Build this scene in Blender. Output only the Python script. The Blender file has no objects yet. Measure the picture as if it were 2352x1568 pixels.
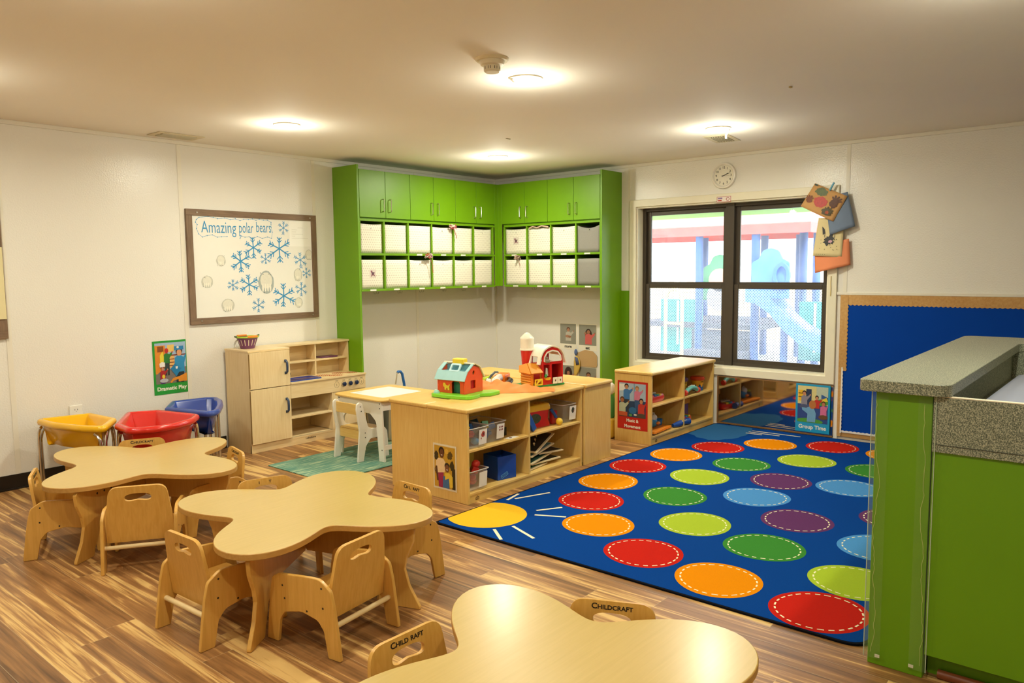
import bpy, bmesh, math, random
from mathutils import Vector, Matrix, Euler
from mathutils.geometry import tessellate_polygon
random.seed(7)
PI = math.pi
R = math.radians
sc = bpy.context.scene
COL = sc.collection
CEIL = 2.446

# ------------------------------------------------------------------ helpers
def lin(c):
    c = c / 255.0
    return c / 12.92 if c <= 0.04045 else ((c + 0.055) / 1.055) ** 2.4
def rgb(h):
    h = h.lstrip('#')
    return tuple(lin(int(h[i:i + 2], 16)) for i in (0, 2, 4)) + (1.0,)

MATS = {}
def new_mat(name):
    m = bpy.data.materials.new(name); m.use_nodes = True
    nt = m.node_tree
    return m, nt, nt.nodes['Principled BSDF']
def N(nt, t, **kw):
    n = nt.nodes.new(t)
    for k, v in kw.items():
        if k in n.inputs: n.inputs[k].default_value = v
        else: setattr(n, k, v)
    return n
def plain(col, rough=0.45, metal=0.0, var=0.06, scale=30.0, bump=0.0, coat=0.0, bscale=None, spec=0.5):
    key = ('plain', col, rough, metal, var, scale, bump, coat, bscale, spec)
    if key in MATS: return MATS[key]
    m, nt, b = new_mat('surface_' + col.strip('#'))
    tc = N(nt, 'ShaderNodeTexCoord')
    no = N(nt, 'ShaderNodeTexNoise'); no.inputs['Scale'].default_value = scale; no.inputs['Detail'].default_value = 3
    nt.links.new(tc.outputs['Object'], no.inputs['Vector'])
    c = rgb(col)
    mx = N(nt, 'ShaderNodeMix', data_type='RGBA')
    mx.inputs[6].default_value = tuple(max(0, v * (1 - var)) for v in c[:3]) + (1,)
    mx.inputs[7].default_value = tuple(min(1, v * (1 + var)) for v in c[:3]) + (1,)
    nt.links.new(no.outputs['Fac'], mx.inputs[0])
    nt.links.new(mx.outputs[2], b.inputs['Base Color'])
    b.inputs['Roughness'].default_value = rough; b.inputs['Metallic'].default_value = metal
    b.inputs['Coat Weight'].default_value = coat; b.inputs['Coat Roughness'].default_value = .15
    b.inputs['Specular IOR Level'].default_value = spec
    if bump:
        n2 = N(nt, 'ShaderNodeTexNoise'); n2.inputs['Scale'].default_value = bscale or scale; n2.inputs['Detail'].default_value = 2
        nt.links.new(tc.outputs['Object'], n2.inputs['Vector'])
        bp = N(nt, 'ShaderNodeBump'); bp.inputs['Strength'].default_value = bump; bp.inputs['Distance'].default_value = .002
        nt.links.new(n2.outputs['Fac'], bp.inputs['Height']); nt.links.new(bp.outputs['Normal'], b.inputs['Normal'])
    MATS[key] = m
    return m
def wood(c1, c2, axis='z', rough=0.38, coat=0.15, scale=6.0, streak=14.0):
    key = ('wood', c1, c2, axis, rough, coat, scale, streak)
    if key in MATS: return MATS[key]
    m, nt, b = new_mat('plywood')
    tc = N(nt, 'ShaderNodeTexCoord'); mp = N(nt, 'ShaderNodeMapping')
    s = {'x': (1, streak, streak), 'y': (streak, 1, streak), 'z': (streak, streak, 1)}[axis]
    mp.inputs['Scale'].default_value = s
    no = N(nt, 'ShaderNodeTexNoise'); no.inputs['Scale'].default_value = scale; no.inputs['Detail'].default_value = 5; no.inputs['Distortion'].default_value = .6
    no2 = N(nt, 'ShaderNodeTexNoise'); no2.inputs['Scale'].default_value = 2.2; no2.inputs['Detail'].default_value = 2
    nt.links.new(tc.outputs['Object'], mp.inputs['Vector']); nt.links.new(mp.outputs['Vector'], no.inputs['Vector'])
    nt.links.new(tc.outputs['Object'], no2.inputs['Vector'])
    ad = N(nt, 'ShaderNodeMath', operation='ADD'); nt.links.new(no.outputs['Fac'], ad.inputs[0]); nt.links.new(no2.outputs['Fac'], ad.inputs[1])
    ml = N(nt, 'ShaderNodeMath', operation='MULTIPLY'); nt.links.new(ad.outputs[0], ml.inputs[0]); ml.inputs[1].default_value = .5
    cr = N(nt, 'ShaderNodeValToRGB'); cr.color_ramp.elements[0].position = .32; cr.color_ramp.elements[1].position = .62
    cr.color_ramp.elements[0].color = rgb(c1); cr.color_ramp.elements[1].color = rgb(c2)
    nt.links.new(ml.outputs[0], cr.inputs['Fac']); nt.links.new(cr.outputs['Color'], b.inputs['Base Color'])
    b.inputs['Roughness'].default_value = rough; b.inputs['Coat Weight'].default_value = coat; b.inputs['Coat Roughness'].default_value = .2
    MATS[key] = m
    return m
def emis(col, s):
    key = ('em', col, s)
    if key in MATS: return MATS[key]
    m, nt, b = new_mat('lamp_glow')
    b.inputs['Base Color'].default_value = (1, 1, 1, 1)
    b.inputs['Emission Color'].default_value = rgb(col); b.inputs['Emission Strength'].default_value = s
    MATS[key] = m
    return m
def clearplastic(tint, alpha=.25, rough=.12, key='cp', k=.6):
    kk = k
    k = (key, tint, alpha, rough)
    if k in MATS: return MATS[k]
    m = bpy.data.materials.new('clear_plastic'); m.use_nodes = True; nt = m.node_tree; nt.nodes.clear()
    out = N(nt, 'ShaderNodeOutputMaterial'); tr = N(nt, 'ShaderNodeBsdfTransparent'); pr = N(nt, 'ShaderNodeBsdfPrincipled')
    pr.inputs['Base Color'].default_value = rgb(tint); pr.inputs['Roughness'].default_value = rough
    lw = N(nt, 'ShaderNodeLayerWeight'); lw.inputs['Blend'].default_value = .35
    ma = N(nt, 'ShaderNodeMath', operation='MULTIPLY_ADD'); ma.inputs[1].default_value = kk; ma.inputs[2].default_value = alpha; ma.use_clamp = True
    nt.links.new(lw.outputs['Facing'], ma.inputs[0])
    mx = N(nt, 'ShaderNodeMixShader'); nt.links.new(ma.outputs[0], mx.inputs[0]); nt.links.new(tr.outputs[0], mx.inputs[1]); nt.links.new(pr.outputs[0], mx.inputs[2])
    nt.links.new(mx.outputs[0], out.inputs['Surface'])
    MATS[k] = m
    return m

def frame(O, U, V):
    U = Vector(U).normalized(); V = Vector(V).normalized(); W = U.cross(V)
    M = Matrix((U, V, W)).transposed().to_4x4(); M.translation = Vector(O)
    return M
class MB:
    def __init__(s): s.v = []; s.f = []; s.m = []; s.mat = 0
    def add(s, vs, fs, m=None):
        o = len(s.v); s.v += [tuple(v) for v in vs]
        for f in fs: s.f.append(tuple(i + o for i in f)); s.m.append(s.mat if m is None else m)
        return s
    def box(s, x0, y0, z0, x1, y1, z1, m=None, M=None):
        if x0 > x1: x0, x1 = x1, x0
        if y0 > y1: y0, y1 = y1, y0
        if z0 > z1: z0, z1 = z1, z0
        vs = [Vector(p) for p in [(x0, y0, z0), (x1, y0, z0), (x1, y1, z0), (x0, y1, z0), (x0, y0, z1), (x1, y0, z1), (x1, y1, z1), (x0, y1, z1)]]
        if M is not None: vs = [M @ v for v in vs]
        return s.add(vs, [(0, 3, 2, 1), (4, 5, 6, 7), (0, 1, 5, 4), (1, 2, 6, 5), (2, 3, 7, 6), (3, 0, 4, 7)], m)
    def cyl(s, a, b, r, n=16, m=None, r2=None, cap=True):
        a = Vector(a); b = Vector(b); d = (b - a).normalized(); r2 = r if r2 is None else r2
        u = d.orthogonal().normalized(); w = d.cross(u)
        vs = []
        for i in range(n):
            t = 2 * PI * i / n; e = u * math.cos(t) + w * math.sin(t)
            vs.append(a + e * r); vs.append(b + e * r2)
        fs = [(2 * i, 2 * ((i + 1) % n), 2 * ((i + 1) % n) + 1, 2 * i + 1) for i in range(n)]
        if cap: fs.append(tuple(2 * i for i in range(n))[::-1]); fs.append(tuple(2 * i + 1 for i in range(n)))
        return s.add(vs, fs, m)
    def tube(s, pts, r, n=8, m=None, closed=False, cap=True):
        P = [Vector(p) for p in pts]; k = len(P); rings = []; up = None; vs = []
        for i in range(k):
            if closed: d = P[(i + 1) % k] - P[i - 1]
            else: d = P[min(i + 1, k - 1)] - P[max(i - 1, 0)]
            d.normalize()
            if up is None: up = d.orthogonal().normalized()
            up = (up - d * up.dot(d)).normalized(); w = d.cross(up)
            rr = r[i] if isinstance(r, (list, tuple)) else r
            for j in range(n):
                t = 2 * PI * j / n; vs.append(P[i] + (up * math.cos(t) + w * math.sin(t)) * rr)
        fs = []
        for i in range(k if closed else k - 1):
            a = i * n; b = ((i + 1) % k) * n
            for j in range(n): fs.append((a + j, a + (j + 1) % n, b + (j + 1) % n, b + j))
        if not closed and cap: fs.append(tuple(range(n))[::-1]); fs.append(tuple((k - 1) * n + j for j in range(n)))
        return s.add(vs, fs, m)
    def plate(s, outer, holes=(), t=.01, M=None, m=None, mside=None):
        """polygon with holes in the local xy plane, extruded 0..t along z, mapped by M"""
        loops = [list(outer)] + [list(h) for h in holes]
        flat = [p for L in loops for p in L]; n = len(flat)
        tris = tessellate_polygon([[Vector((p[0], p[1], 0)) for p in L] for L in loops])
        M = M or Matrix.Identity(4)
        vs = [M @ Vector((p[0], p[1], 0)) for p in flat] + [M @ Vector((p[0], p[1], t)) for p in flat]
        fc = []
        for a, b, c in tris:
            A, B, C_ = flat[a], flat[b], flat[c]
            ar = (B[0] - A[0]) * (C_[1] - A[1]) - (B[1] - A[1]) * (C_[0] - A[0])
            if ar < 0: b, c = c, b
            fc.append((c, b, a)); fc.append((a + n, b + n, c + n))
        if len(loops) == 1:
            ar = sum(flat[i][0] * flat[(i + 1) % n][1] - flat[(i + 1) % n][0] * flat[i][1] for i in range(n))
            up = list(range(n)) if ar > 0 else list(range(n))[::-1]
            fc = [tuple(up[::-1]), tuple(i + n for i in up)]
        s.add(vs, fc, m)
        o = 0; fs = []
        for li, L in enumerate(loops):
            k = len(L)
            area = sum(L[i][0] * L[(i + 1) % k][1] - L[(i + 1) % k][0] * L[i][1] for i in range(k))
            flip = (area < 0) != (li > 0)
            for i in range(k):
                a, b = o + i, o + (i + 1) % k
                fs.append((b, a, a + n, b + n) if flip else (a, b, b + n, a + n))
            o += k
        # side faces share the vertices just added
        base = len(s.v) - len(vs)
        for f in fs:
            s.f.append(tuple(i + base for i in f)); s.m.append((s.mat if m is None else m) if mside is None else mside)
        return s
    def lathe(s, prof, c=(0, 0, 0), n=24, m=None, M=None):
        vs = []; k = len(prof)
        for i in range(n):
            t = 2 * PI * i / n
            for r, z in prof:
                v = Vector((c[0] + r * math.cos(t), c[1] + r * math.sin(t), c[2] + z)); vs.append(M @ v if M is not None else v)
        fs = []
        for i in range(n):
            a = i * k; b = ((i + 1) % n) * k
            for j in range(k - 1): fs.append((a + j, b + j, b + j + 1, a + j + 1))
        return s.add(vs, fs, m)
    def loft(s, loops, m=None, cap0=False, cap1=False, closed=True):
        k = len(loops[0]); vs = [p for L in loops for p in L]; fs = []
        for i in range(len(loops) - 1):
            for j in range(k if closed else k - 1): fs.append((i * k + j, i * k + (j + 1) % k, (i + 1) * k + (j + 1) % k, (i + 1) * k + j))
        if cap0: fs.append(tuple(range(k))[::-1])
        if cap1: fs.append(tuple((len(loops) - 1) * k + j for j in range(k)))
        return s.add(vs, fs, m)
    def ball(s, c, r, n=14, m=None, M=None):
        rr = r if isinstance(r, (tuple, list)) else (r, r, r); vs = []; fs = []; h = n // 2
        for i in range(h + 1):
            a = PI * i / h
            for j in range(n):
                t = 2 * PI * j / n
                v = Vector((c[0] + rr[0] * math.sin(a) * math.cos(t), c[1] + rr[1] * math.sin(a) * math.sin(t), c[2] + rr[2] * math.cos(a)))
                vs.append(M @ v if M is not None else v)
        for i in range(h):
            for j in range(n): fs.append((i * n + j, (i + 1) * n + j, (i + 1) * n + (j + 1) % n, i * n + (j + 1) % n))
        return s.add(vs, fs, m)
    def build(s, name, mats, parent=None, bevel=0, seg=2, smooth=True, ang=35, loc=None, rz=None, subsurf=0, solid=0):
        me = bpy.data.meshes.new(name)
        me.from_pydata(s.v, [], s.f)
        if not isinstance(mats, (list, tuple)): mats = [mats]
        for mt in mats: me.materials.append(mt)
        me.polygons.foreach_set('material_index', s.m)
        bm = bmesh.new(); bm.from_mesh(me)
        bmesh.ops.remove_doubles(bm, verts=bm.verts, dist=1e-5)
        bmesh.ops.recalc_face_normals(bm, faces=bm.faces); bm.to_mesh(me); bm.free()
        if smooth:
            me.polygons.foreach_set('use_smooth', [True] * len(me.polygons)); me.set_sharp_from_angle(angle=R(ang))
        me.update()
        o = bpy.data.objects.new(name, me); COL.objects.link(o)
        if parent: o.parent = parent
        if loc: o.location = loc
        if rz is not None: o.rotation_euler.z = rz
        if bevel:
            b = o.modifiers.new('edge', 'BEVEL'); b.width = bevel; b.segments = seg; b.limit_method = 'ANGLE'; b.angle_limit = R(40); b.harden_normals = smooth
        if solid:
            b = o.modifiers.new('thickness', 'SOLIDIFY'); b.thickness = solid; b.offset = 0
        if subsurf:
            b = o.modifiers.new('round', 'SUBSURF'); b.levels = subsurf; b.render_levels = subsurf
        return o
def tag(o, label, cat, group=None, kind=None):
    o['label'] = label; o['category'] = cat
    if group: o['group'] = group
    if kind: o['kind'] = kind
    return o
def thing(name, label, cat, loc=(0, 0, 0), rz=0, group=None):
    o = bpy.data.objects.new(name, None); COL.objects.link(o); o.empty_display_size = .05
    o.location = loc; o.rotation_euler = (0, 0, rz)
    return tag(o, label, cat, group)
def struct(o, label=None):
    o['kind'] = 'structure'
    if label: o['label'] = label
    return o
def dup(root, loc=None, rz=None, label=None, group=None, skip=()):
    r = root.copy(); COL.objects.link(r)
    if loc is not None: r.location = loc
    if rz is not None: r.rotation_euler = (0, 0, rz)
    if label: r['label'] = label
    if group: r['group'] = group
    def rec(src, dst):
        for ch in list(src.children):
            if ch.name.split('.')[0] in skip: continue
            c = ch.copy(); COL.objects.link(c); c.parent = dst; rec(ch, c)
    rec(root, r)
    return r
def rpoly(pts, r, n=5):
    """round the corners of a 2d polygon; r number or list"""
    out = []; k = len(pts)
    for i in range(k):
        rr = r[i] if isinstance(r, (list, tuple)) else r
        p = Vector(pts[i]); a = Vector(pts[i - 1]) - p; b = Vector(pts[(i + 1) % k]) - p
        if rr <= 0 or a.length < 1e-6 or b.length < 1e-6: out.append((p.x, p.y)); continue
        an = a.angle(b); d = min(rr / max(math.tan(an / 2), .05), a.length * .49, b.length * .49)
        s = p + a.normalized() * d; e = p + b.normalized() * d
        for j in range(n + 1):
            t = j / n; q = s * (1 - t) ** 2 + p * 2 * t * (1 - t) + e * t * t; out.append((q.x, q.y))
    return out
def ell(cx, cy, rx, ry, n=24, a=0):
    return [(cx + rx * math.cos(2 * PI * i / n) * math.cos(a) - ry * math.sin(2 * PI * i / n) * math.sin(a), cy + rx * math.cos(2 * PI * i / n) * math.sin(a) + ry * math.sin(2 * PI * i / n) * math.cos(a)) for i in range(n)]
def art(parent, name, M, w, h, shapes, lift=.0004, rough=.4):
    """flat printed picture: shapes are (colour, polygon in 0..1 from the top left)"""
    mb = MB(); cols = []
    for i, (c, pts) in enumerate(shapes):
        if c not in cols: cols.append(c)
        P = [(min(max(x, 0), 1) * w, (1 - min(max(y, 0), 1)) * h) for x, y in pts]
        T = tessellate_polygon([[Vector((x, y, 0)) for x, y in P]])
        vs = [M @ Vector((x, y, lift * (1 + i * .25))) for x, y in P]; fs = []
        for a, b, d in T:
            A, B, D = P[a], P[b], P[d]
            fs.append((a, b, d) if (B[0] - A[0]) * (D[1] - A[1]) - (B[1] - A[1]) * (D[0] - A[0]) > 0 else (a, d, b))
        mb.add(vs, fs, cols.index(c))
    me = bpy.data.meshes.new(name); me.from_pydata(mb.v, [], mb.f)
    for c in cols: me.materials.append(plain(c, rough=rough, var=.08, scale=60))
    me.polygons.foreach_set('material_index', mb.m); me.update()
    o = bpy.data.objects.new(name, me); COL.objects.link(o); o.parent = parent
    return o
def text(parent, name, body, M, size, col='#111111', align='CENTER', bold=0.0, ext=.0003, caps=False, xs=1.0, shear=0, spacing=1.0):
    cu = bpy.data.curves.new(name, 'FONT'); cu.body = body; cu.size = size; cu.align_x = align; cu.align_y = 'CENTER'
    cu.offset = bold; cu.extrude = ext; cu.shear = shear; cu.space_character = spacing; cu.resolution_u = 3
    if caps:
        cu.small_caps_scale = .78
        for f in cu.body_format: f.use_small_caps = True
    tmp = bpy.data.objects.new(name, cu); COL.objects.link(tmp)
    dg = bpy.context.evaluated_depsgraph_get(); me = bpy.data.meshes.new_from_object(tmp.evaluated_get(dg))
    bpy.data.objects.remove(tmp)
    me.transform(M @ Matrix.Diagonal((xs, 1, 1, 1)))
    me.materials.clear(); me.materials.append(plain(col, rough=.5, var=.03))
    o = bpy.data.objects.new(name, me); COL.objects.link(o); o.parent = parent
    return o

# ------------------------------------------------------------------ camera
F, YAW, PITCH, ROLL = 1766.69, 0.705953579, -0.0938207839, -0.00988497461
cp = Vector((-6.58373867, -5.84356840, 1.44280172))
f = Vector((math.cos(PITCH) * math.cos(YAW), math.cos(PITCH) * math.sin(YAW), math.sin(PITCH)))
r_ = f.cross(Vector((0, 0, 1))).normalized(); u_ = r_.cross(f)
c_, s_ = math.cos(ROLL), math.sin(ROLL)
rr = r_ * c_ + u_ * s_; uu = r_ * -s_ + u_ * c_
cam = bpy.data.cameras.new('camera'); cam.sensor_width = 36; cam.lens = F / 2352 * 36; cam.clip_start = .05; cam.clip_end = 200
co = bpy.data.objects.new('camera', cam); COL.objects.link(co)
Mc = Matrix((rr, uu, -f)).transposed().to_4x4(); Mc.translation = cp; co.matrix_world = Mc
sc.camera = co
sc.view_settings.view_transform = 'Standard'; sc.view_settings.look = 'None'; sc.view_settings.gamma = 1
sc.view_settings.use_curve_mapping = False
sc.view_settings.exposure = EXPOSURE = 0.14

# ------------------------------------------------------------------ materials
def mat_floor():
    m, nt, b = new_mat('walnut_vinyl_planks')
    tc = N(nt, 'ShaderNodeTexCoord'); sp = N(nt, 'ShaderNodeSeparateXYZ'); nt.links.new(tc.outputs['Object'], sp.inputs[0])
    def mth(op, a, b_=None, c=None):
        n = N(nt, 'ShaderNodeMath', operation=op)
        for i, v in enumerate((a, b_, c)):
            if v is None: continue
            if isinstance(v, (int, float)): n.inputs[i].default_value = v
            else: nt.links.new(v, n.inputs[i])
        return n.outputs[0]
    xs = mth('DIVIDE', mth('ADD', sp.outputs[0], 5.133 + 12.25), .1225)
    row = mth('FLOOR', xs); fx = mth('SUBTRACT', xs, row)
    wn = N(nt, 'ShaderNodeTexWhiteNoise', noise_dimensions='1D'); nt.links.new(row, wn.inputs['W'])
    ys = mth('ADD', mth('DIVIDE', sp.outputs[1], 1.22), mth('MULTIPLY', wn.outputs['Value'], 7.3))
    col = mth('FLOOR', ys); fy = mth('SUBTRACT', ys, col)
    cid = N(nt, 'ShaderNodeCombineXYZ'); nt.links.new(row, cid.inputs[0]); nt.links.new(col, cid.inputs[1])
    w2 = N(nt, 'ShaderNodeTexWhiteNoise', noise_dimensions='3D'); nt.links.new(cid.outputs[0], w2.inputs['Vector'])
    # grain coordinates, shifted per plank
    cv = N(nt, 'ShaderNodeCombineXYZ')
    nt.links.new(mth('MULTIPLY', sp.outputs[0], 15.0), cv.inputs[0]); nt.links.new(mth('MULTIPLY', sp.outputs[1], .62), cv.inputs[1])
    nt.links.new(mth('MULTIPLY', w2.outputs['Value'], 37.0), cv.inputs[2])
    g = N(nt, 'ShaderNodeTexNoise'); g.inputs['Scale'].default_value = 1.15; g.inputs['Detail'].default_value = 5; g.inputs['Distortion'].default_value = 1.3; g.inputs['Roughness'].default_value = .55
    nt.links.new(cv.outputs[0], g.inputs['Vector'])
    cv2 = N(nt, 'ShaderNodeCombineXYZ')
    nt.links.new(mth('MULTIPLY', sp.outputs[0], 60.0), cv2.inputs[0]); nt.links.new(mth('MULTIPLY', sp.outputs[1], 2.2), cv2.inputs[1]); nt.links.new(w2.outputs['Value'], cv2.inputs[2])
    g2 = N(nt, 'ShaderNodeTexNoise'); g2.inputs['Scale'].default_value = 2; g2.inputs['Detail'].default_value = 4; nt.links.new(cv2.outputs[0], g2.inputs['Vector'])
    tot = mth('ADD', mth('ADD', mth('MULTIPLY', g.outputs['Fac'], 1.25), mth('MULTIPLY', g2.outputs['Fac'], .34)), mth('MULTIPLY', mth('SUBTRACT', w2.outputs['Value'], .5), .22))
    cr = N(nt, 'ShaderNodeValToRGB'); e = cr.color_ramp.elements
    e[0].position = .36; e[0].color = rgb('#4c321c'); e[1].position = 1.07 - .07; e[1].color = rgb('#dbb472')
    for p, c in ((.54, '#6a482a'), (.70, '#885f38'), (.86, '#a07244'), (.95, '#c79a5e')):
        k = e.new(p); k.color = rgb(c)
    nt.links.new(tot, cr.inputs['Fac'])
    # seams
    dx = mth('MULTIPLY', mth('MINIMUM', fx, mth('SUBTRACT', 1, fx)), .1225); dy = mth('MULTIPLY', mth('MINIMUM', fy, mth('SUBTRACT', 1, fy)), 1.22)
    d = mth('MINIMUM', dx, dy); seam = mth('LESS_THAN', d, .0009)
    mx = N(nt, 'ShaderNodeMix', data_type='RGBA'); nt.links.new(mth('MULTIPLY', seam, .55), mx.inputs[0]); nt.links.new(cr.outputs['Color'], mx.inputs[6]); mx.inputs[7].default_value = rgb('#c9b48c')
    nt.links.new(mx.outputs[2], b.inputs['Base Color'])
    b.inputs['Roughness'].default_value = .36; b.inputs['Specular IOR Level'].default_value = .4
    bp = N(nt, 'ShaderNodeBump'); bp.inputs['Strength'].default_value = .25; bp.inputs['Distance'].default_value = .001
    nt.links.new(g2.outputs['Fac'], bp.inputs['Height']); nt.links.new(bp.outputs['Normal'], b.inputs['Normal'])
    return m
def mat_wall(name, col, rough, bump, bscale, spec=.5):
    m, nt, b = new_mat(name)
    tc = N(nt, 'ShaderNodeTexCoord')
    n1 = N(nt, 'ShaderNodeTexNoise'); n1.inputs['Scale'].default_value = bscale; n1.inputs['Detail'].default_value = 2
    n2 = N(nt, 'ShaderNodeTexNoise'); n2.inputs['Scale'].default_value = 1.3; n2.inputs['Detail'].default_value = 2
    nt.links.new(tc.outputs['Object'], n1.inputs['Vector']); nt.links.new(tc.outputs['Object'], n2.inputs['Vector'])
    c = rgb(col); mx = N(nt, 'ShaderNodeMix', data_type='RGBA')
    mx.inputs[6].default_value = tuple(v * .97 for v in c[:3]) + (1,); mx.inputs[7].default_value = tuple(min(1, v * 1.03) for v in c[:3]) + (1,)
    nt.links.new(n2.outputs['Fac'], mx.inputs[0]); nt.links.new(mx.outputs[2], b.inputs['Base Color'])
    b.inputs['Roughness'].default_value = rough; b.inputs['Specular IOR Level'].default_value = spec
    bp = N(nt, 'ShaderNodeBump'); bp.inputs['Strength'].default_value = bump; bp.inputs['Distance'].default_value = .0015
    nt.links.new(n1.outputs['Fac'], bp.inputs['Height']); nt.links.new(bp.outputs['Normal'], b.inputs['Normal'])
    return m
def mat_granite():
    m, nt, b = new_mat('speckled_grey_laminate')
    tc = N(nt, 'ShaderNodeTexCoord')
    n1 = N(nt, 'ShaderNodeTexNoise'); n1.inputs['Scale'].default_value = 270; n1.inputs['Detail'].default_value = 3
    nt.links.new(tc.outputs['Object'], n1.inputs['Vector'])
    cr = N(nt, 'ShaderNodeValToRGB'); e = cr.color_ramp.elements
    e[0].position = .38; e[0].color = rgb('#525a4c'); e[1].position = .64; e[1].color = rgb('#bcbca2')
    k = e.new(.5); k.color = rgb('#858a78')
    nt.links.new(n1.outputs['Fac'], cr.inputs['Fac']); nt.links.new(cr.outputs['Color'], b.inputs['Base Color'])
    b.inputs['Roughness'].default_value = .38
    return m
def mat_dotted():
    m, nt, b = new_mat('cream_fabric_with_small_dots')
    tc = N(nt, 'ShaderNodeTexCoord'); mp = N(nt, 'ShaderNodeMapping'); mp.inputs['Scale'].default_value = (46, 46, 46); mp.inputs['Rotation'].default_value = (0, 0, 0)
    sp = N(nt, 'ShaderNodeSeparateXYZ')
    nt.links.new(tc.outputs['Object'], mp.inputs['Vector']); nt.links.new(mp.outputs['Vector'], sp.inputs[0])
    def mth(op, a, b_=None):
        n = N(nt, 'ShaderNodeMath', operation=op)
        for i, v in enumerate((a, b_)):
            if v is None: continue
            if isinstance(v, (int, float)): n.inputs[i].default_value = v
            else: nt.links.new(v, n.inputs[i])
        return n.outputs[0]
    row = mth('FLOOR', sp.outputs[2]); xo = mth('ADD', sp.outputs[0], mth('MULTIPLY', mth('MODULO', row, 2.0), .5))
    fx = mth('SUBTRACT', mth('FRACT', xo), .5); fz = mth('SUBTRACT', mth('FRACT', sp.outputs[2]), .5)
    d = mth('SQRT', mth('ADD', mth('MULTIPLY', fx, fx), mth('MULTIPLY', fz, fz)))
    k = mth('LESS_THAN', d, .17)
    mx = N(nt, 'ShaderNodeMix', data_type='RGBA'); nt.links.new(mth('MULTIPLY', k, .75), mx.inputs[0]); mx.inputs[6].default_value = rgb('#efe9da'); mx.inputs[7].default_value = rgb('#9a8472')
    nt.links.new(mx.outputs[2], b.inputs['Base Color']); b.inputs['Roughness'].default_value = .85
    return m
def mat_film():
    m = bpy.data.materials.new('perforated_window_film'); m.use_nodes = True; nt = m.node_tree; nt.nodes.clear()
    out = N(nt, 'ShaderNodeOutputMaterial'); tc = N(nt, 'ShaderNodeTexCoord'); mp = N(nt, 'ShaderNodeMapping'); mp.inputs['Scale'].default_value = (1, 38, 76); sp = N(nt, 'ShaderNodeSeparateXYZ')
    nt.links.new(tc.outputs['Object'], mp.inputs['Vector']); nt.links.new(mp.outputs['Vector'], sp.inputs[0])
    def mth(op, a, b_=None):
        n = N(nt, 'ShaderNodeMath', operation=op)
        for i, v in enumerate((a, b_)):
            if v is None: continue
            if isinstance(v, (int, float)): n.inputs[i].default_value = v
            else: nt.links.new(v, n.inputs[i])
        return n.outputs[0]
    row = mth('FLOOR', sp.outputs[2]); xo = mth('ADD', sp.outputs[1], mth('MULTIPLY', mth('MODULO', row, 2.0), .5))
    fx = mth('SUBTRACT', mth('FRACT', xo), .5); fz = mth('SUBTRACT', mth('FRACT', sp.outputs[2]), .5)
    k = mth('LESS_THAN', mth('SQRT', mth('ADD', mth('MULTIPLY', fx, fx), mth('MULTIPLY', mth('MULTIPLY', fz, fz), .25))), .155)
    dark = N(nt, 'ShaderNodeBsdfDiffuse'); dark.inputs['Color'].default_value = rgb('#4b5560')
    tr = N(nt, 'ShaderNodeBsdfTransparent'); wh = N(nt, 'ShaderNodeBsdfTranslucent'); wh.inputs['Color'].default_value = (.9, .95, 1, 1)
    mx1 = N(nt, 'ShaderNodeMixShader'); mx1.inputs[0].default_value = .16; nt.links.new(tr.outputs[0], mx1.inputs[1]); nt.links.new(wh.outputs[0], mx1.inputs[2])
    mx2 = N(nt, 'ShaderNodeMixShader'); nt.links.new(mth('MULTIPLY', k, .85), mx2.inputs[0]); nt.links.new(mx1.outputs[0], mx2.inputs[1]); nt.links.new(dark.outputs[0], mx2.inputs[2])
    nt.links.new(mx2.outputs[0], out.inputs['Surface'])
    return m
def mat_glass():
    m = bpy.data.materials.new('window_glass'); m.use_nodes = True; nt = m.node_tree; nt.nodes.clear()
    out = N(nt, 'ShaderNodeOutputMaterial'); tr = N(nt, 'ShaderNodeBsdfTransparent'); tr.inputs['Color'].default_value = (.97, .985, .97, 1)
    gl = N(nt, 'ShaderNodeBsdfGlossy'); gl.inputs['Roughness'].default_value = .02
    tl = N(nt, 'ShaderNodeBsdfTranslucent'); tl.inputs['Color'].default_value = (.9, .93, .95, 1)  # milky haze mixed into the clear glass, imitates overexposed daylight
    no = N(nt, 'ShaderNodeTexNoise'); no.inputs['Scale'].default_value = 3
    ma = N(nt, 'ShaderNodeMath', operation='MULTIPLY'); ma.inputs[1].default_value = .16; nt.links.new(no.outputs['Fac'], ma.inputs[0])
    fr = N(nt, 'ShaderNodeFresnel'); fr.inputs['IOR'].default_value = 1.45
    m1 = N(nt, 'ShaderNodeMixShader'); nt.links.new(ma.outputs[0], m1.inputs[0]); nt.links.new(tr.outputs[0], m1.inputs[1]); nt.links.new(tl.outputs[0], m1.inputs[2])
    mx = N(nt, 'ShaderNodeMixShader'); nt.links.new(fr.outputs[0], mx.inputs[0]); nt.links.new(m1.outputs[0], mx.inputs[1]); nt.links.new(gl.outputs[0], mx.inputs[2])
    nt.links.new(mx.outputs[0], out.inputs['Surface'])
    return m
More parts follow.
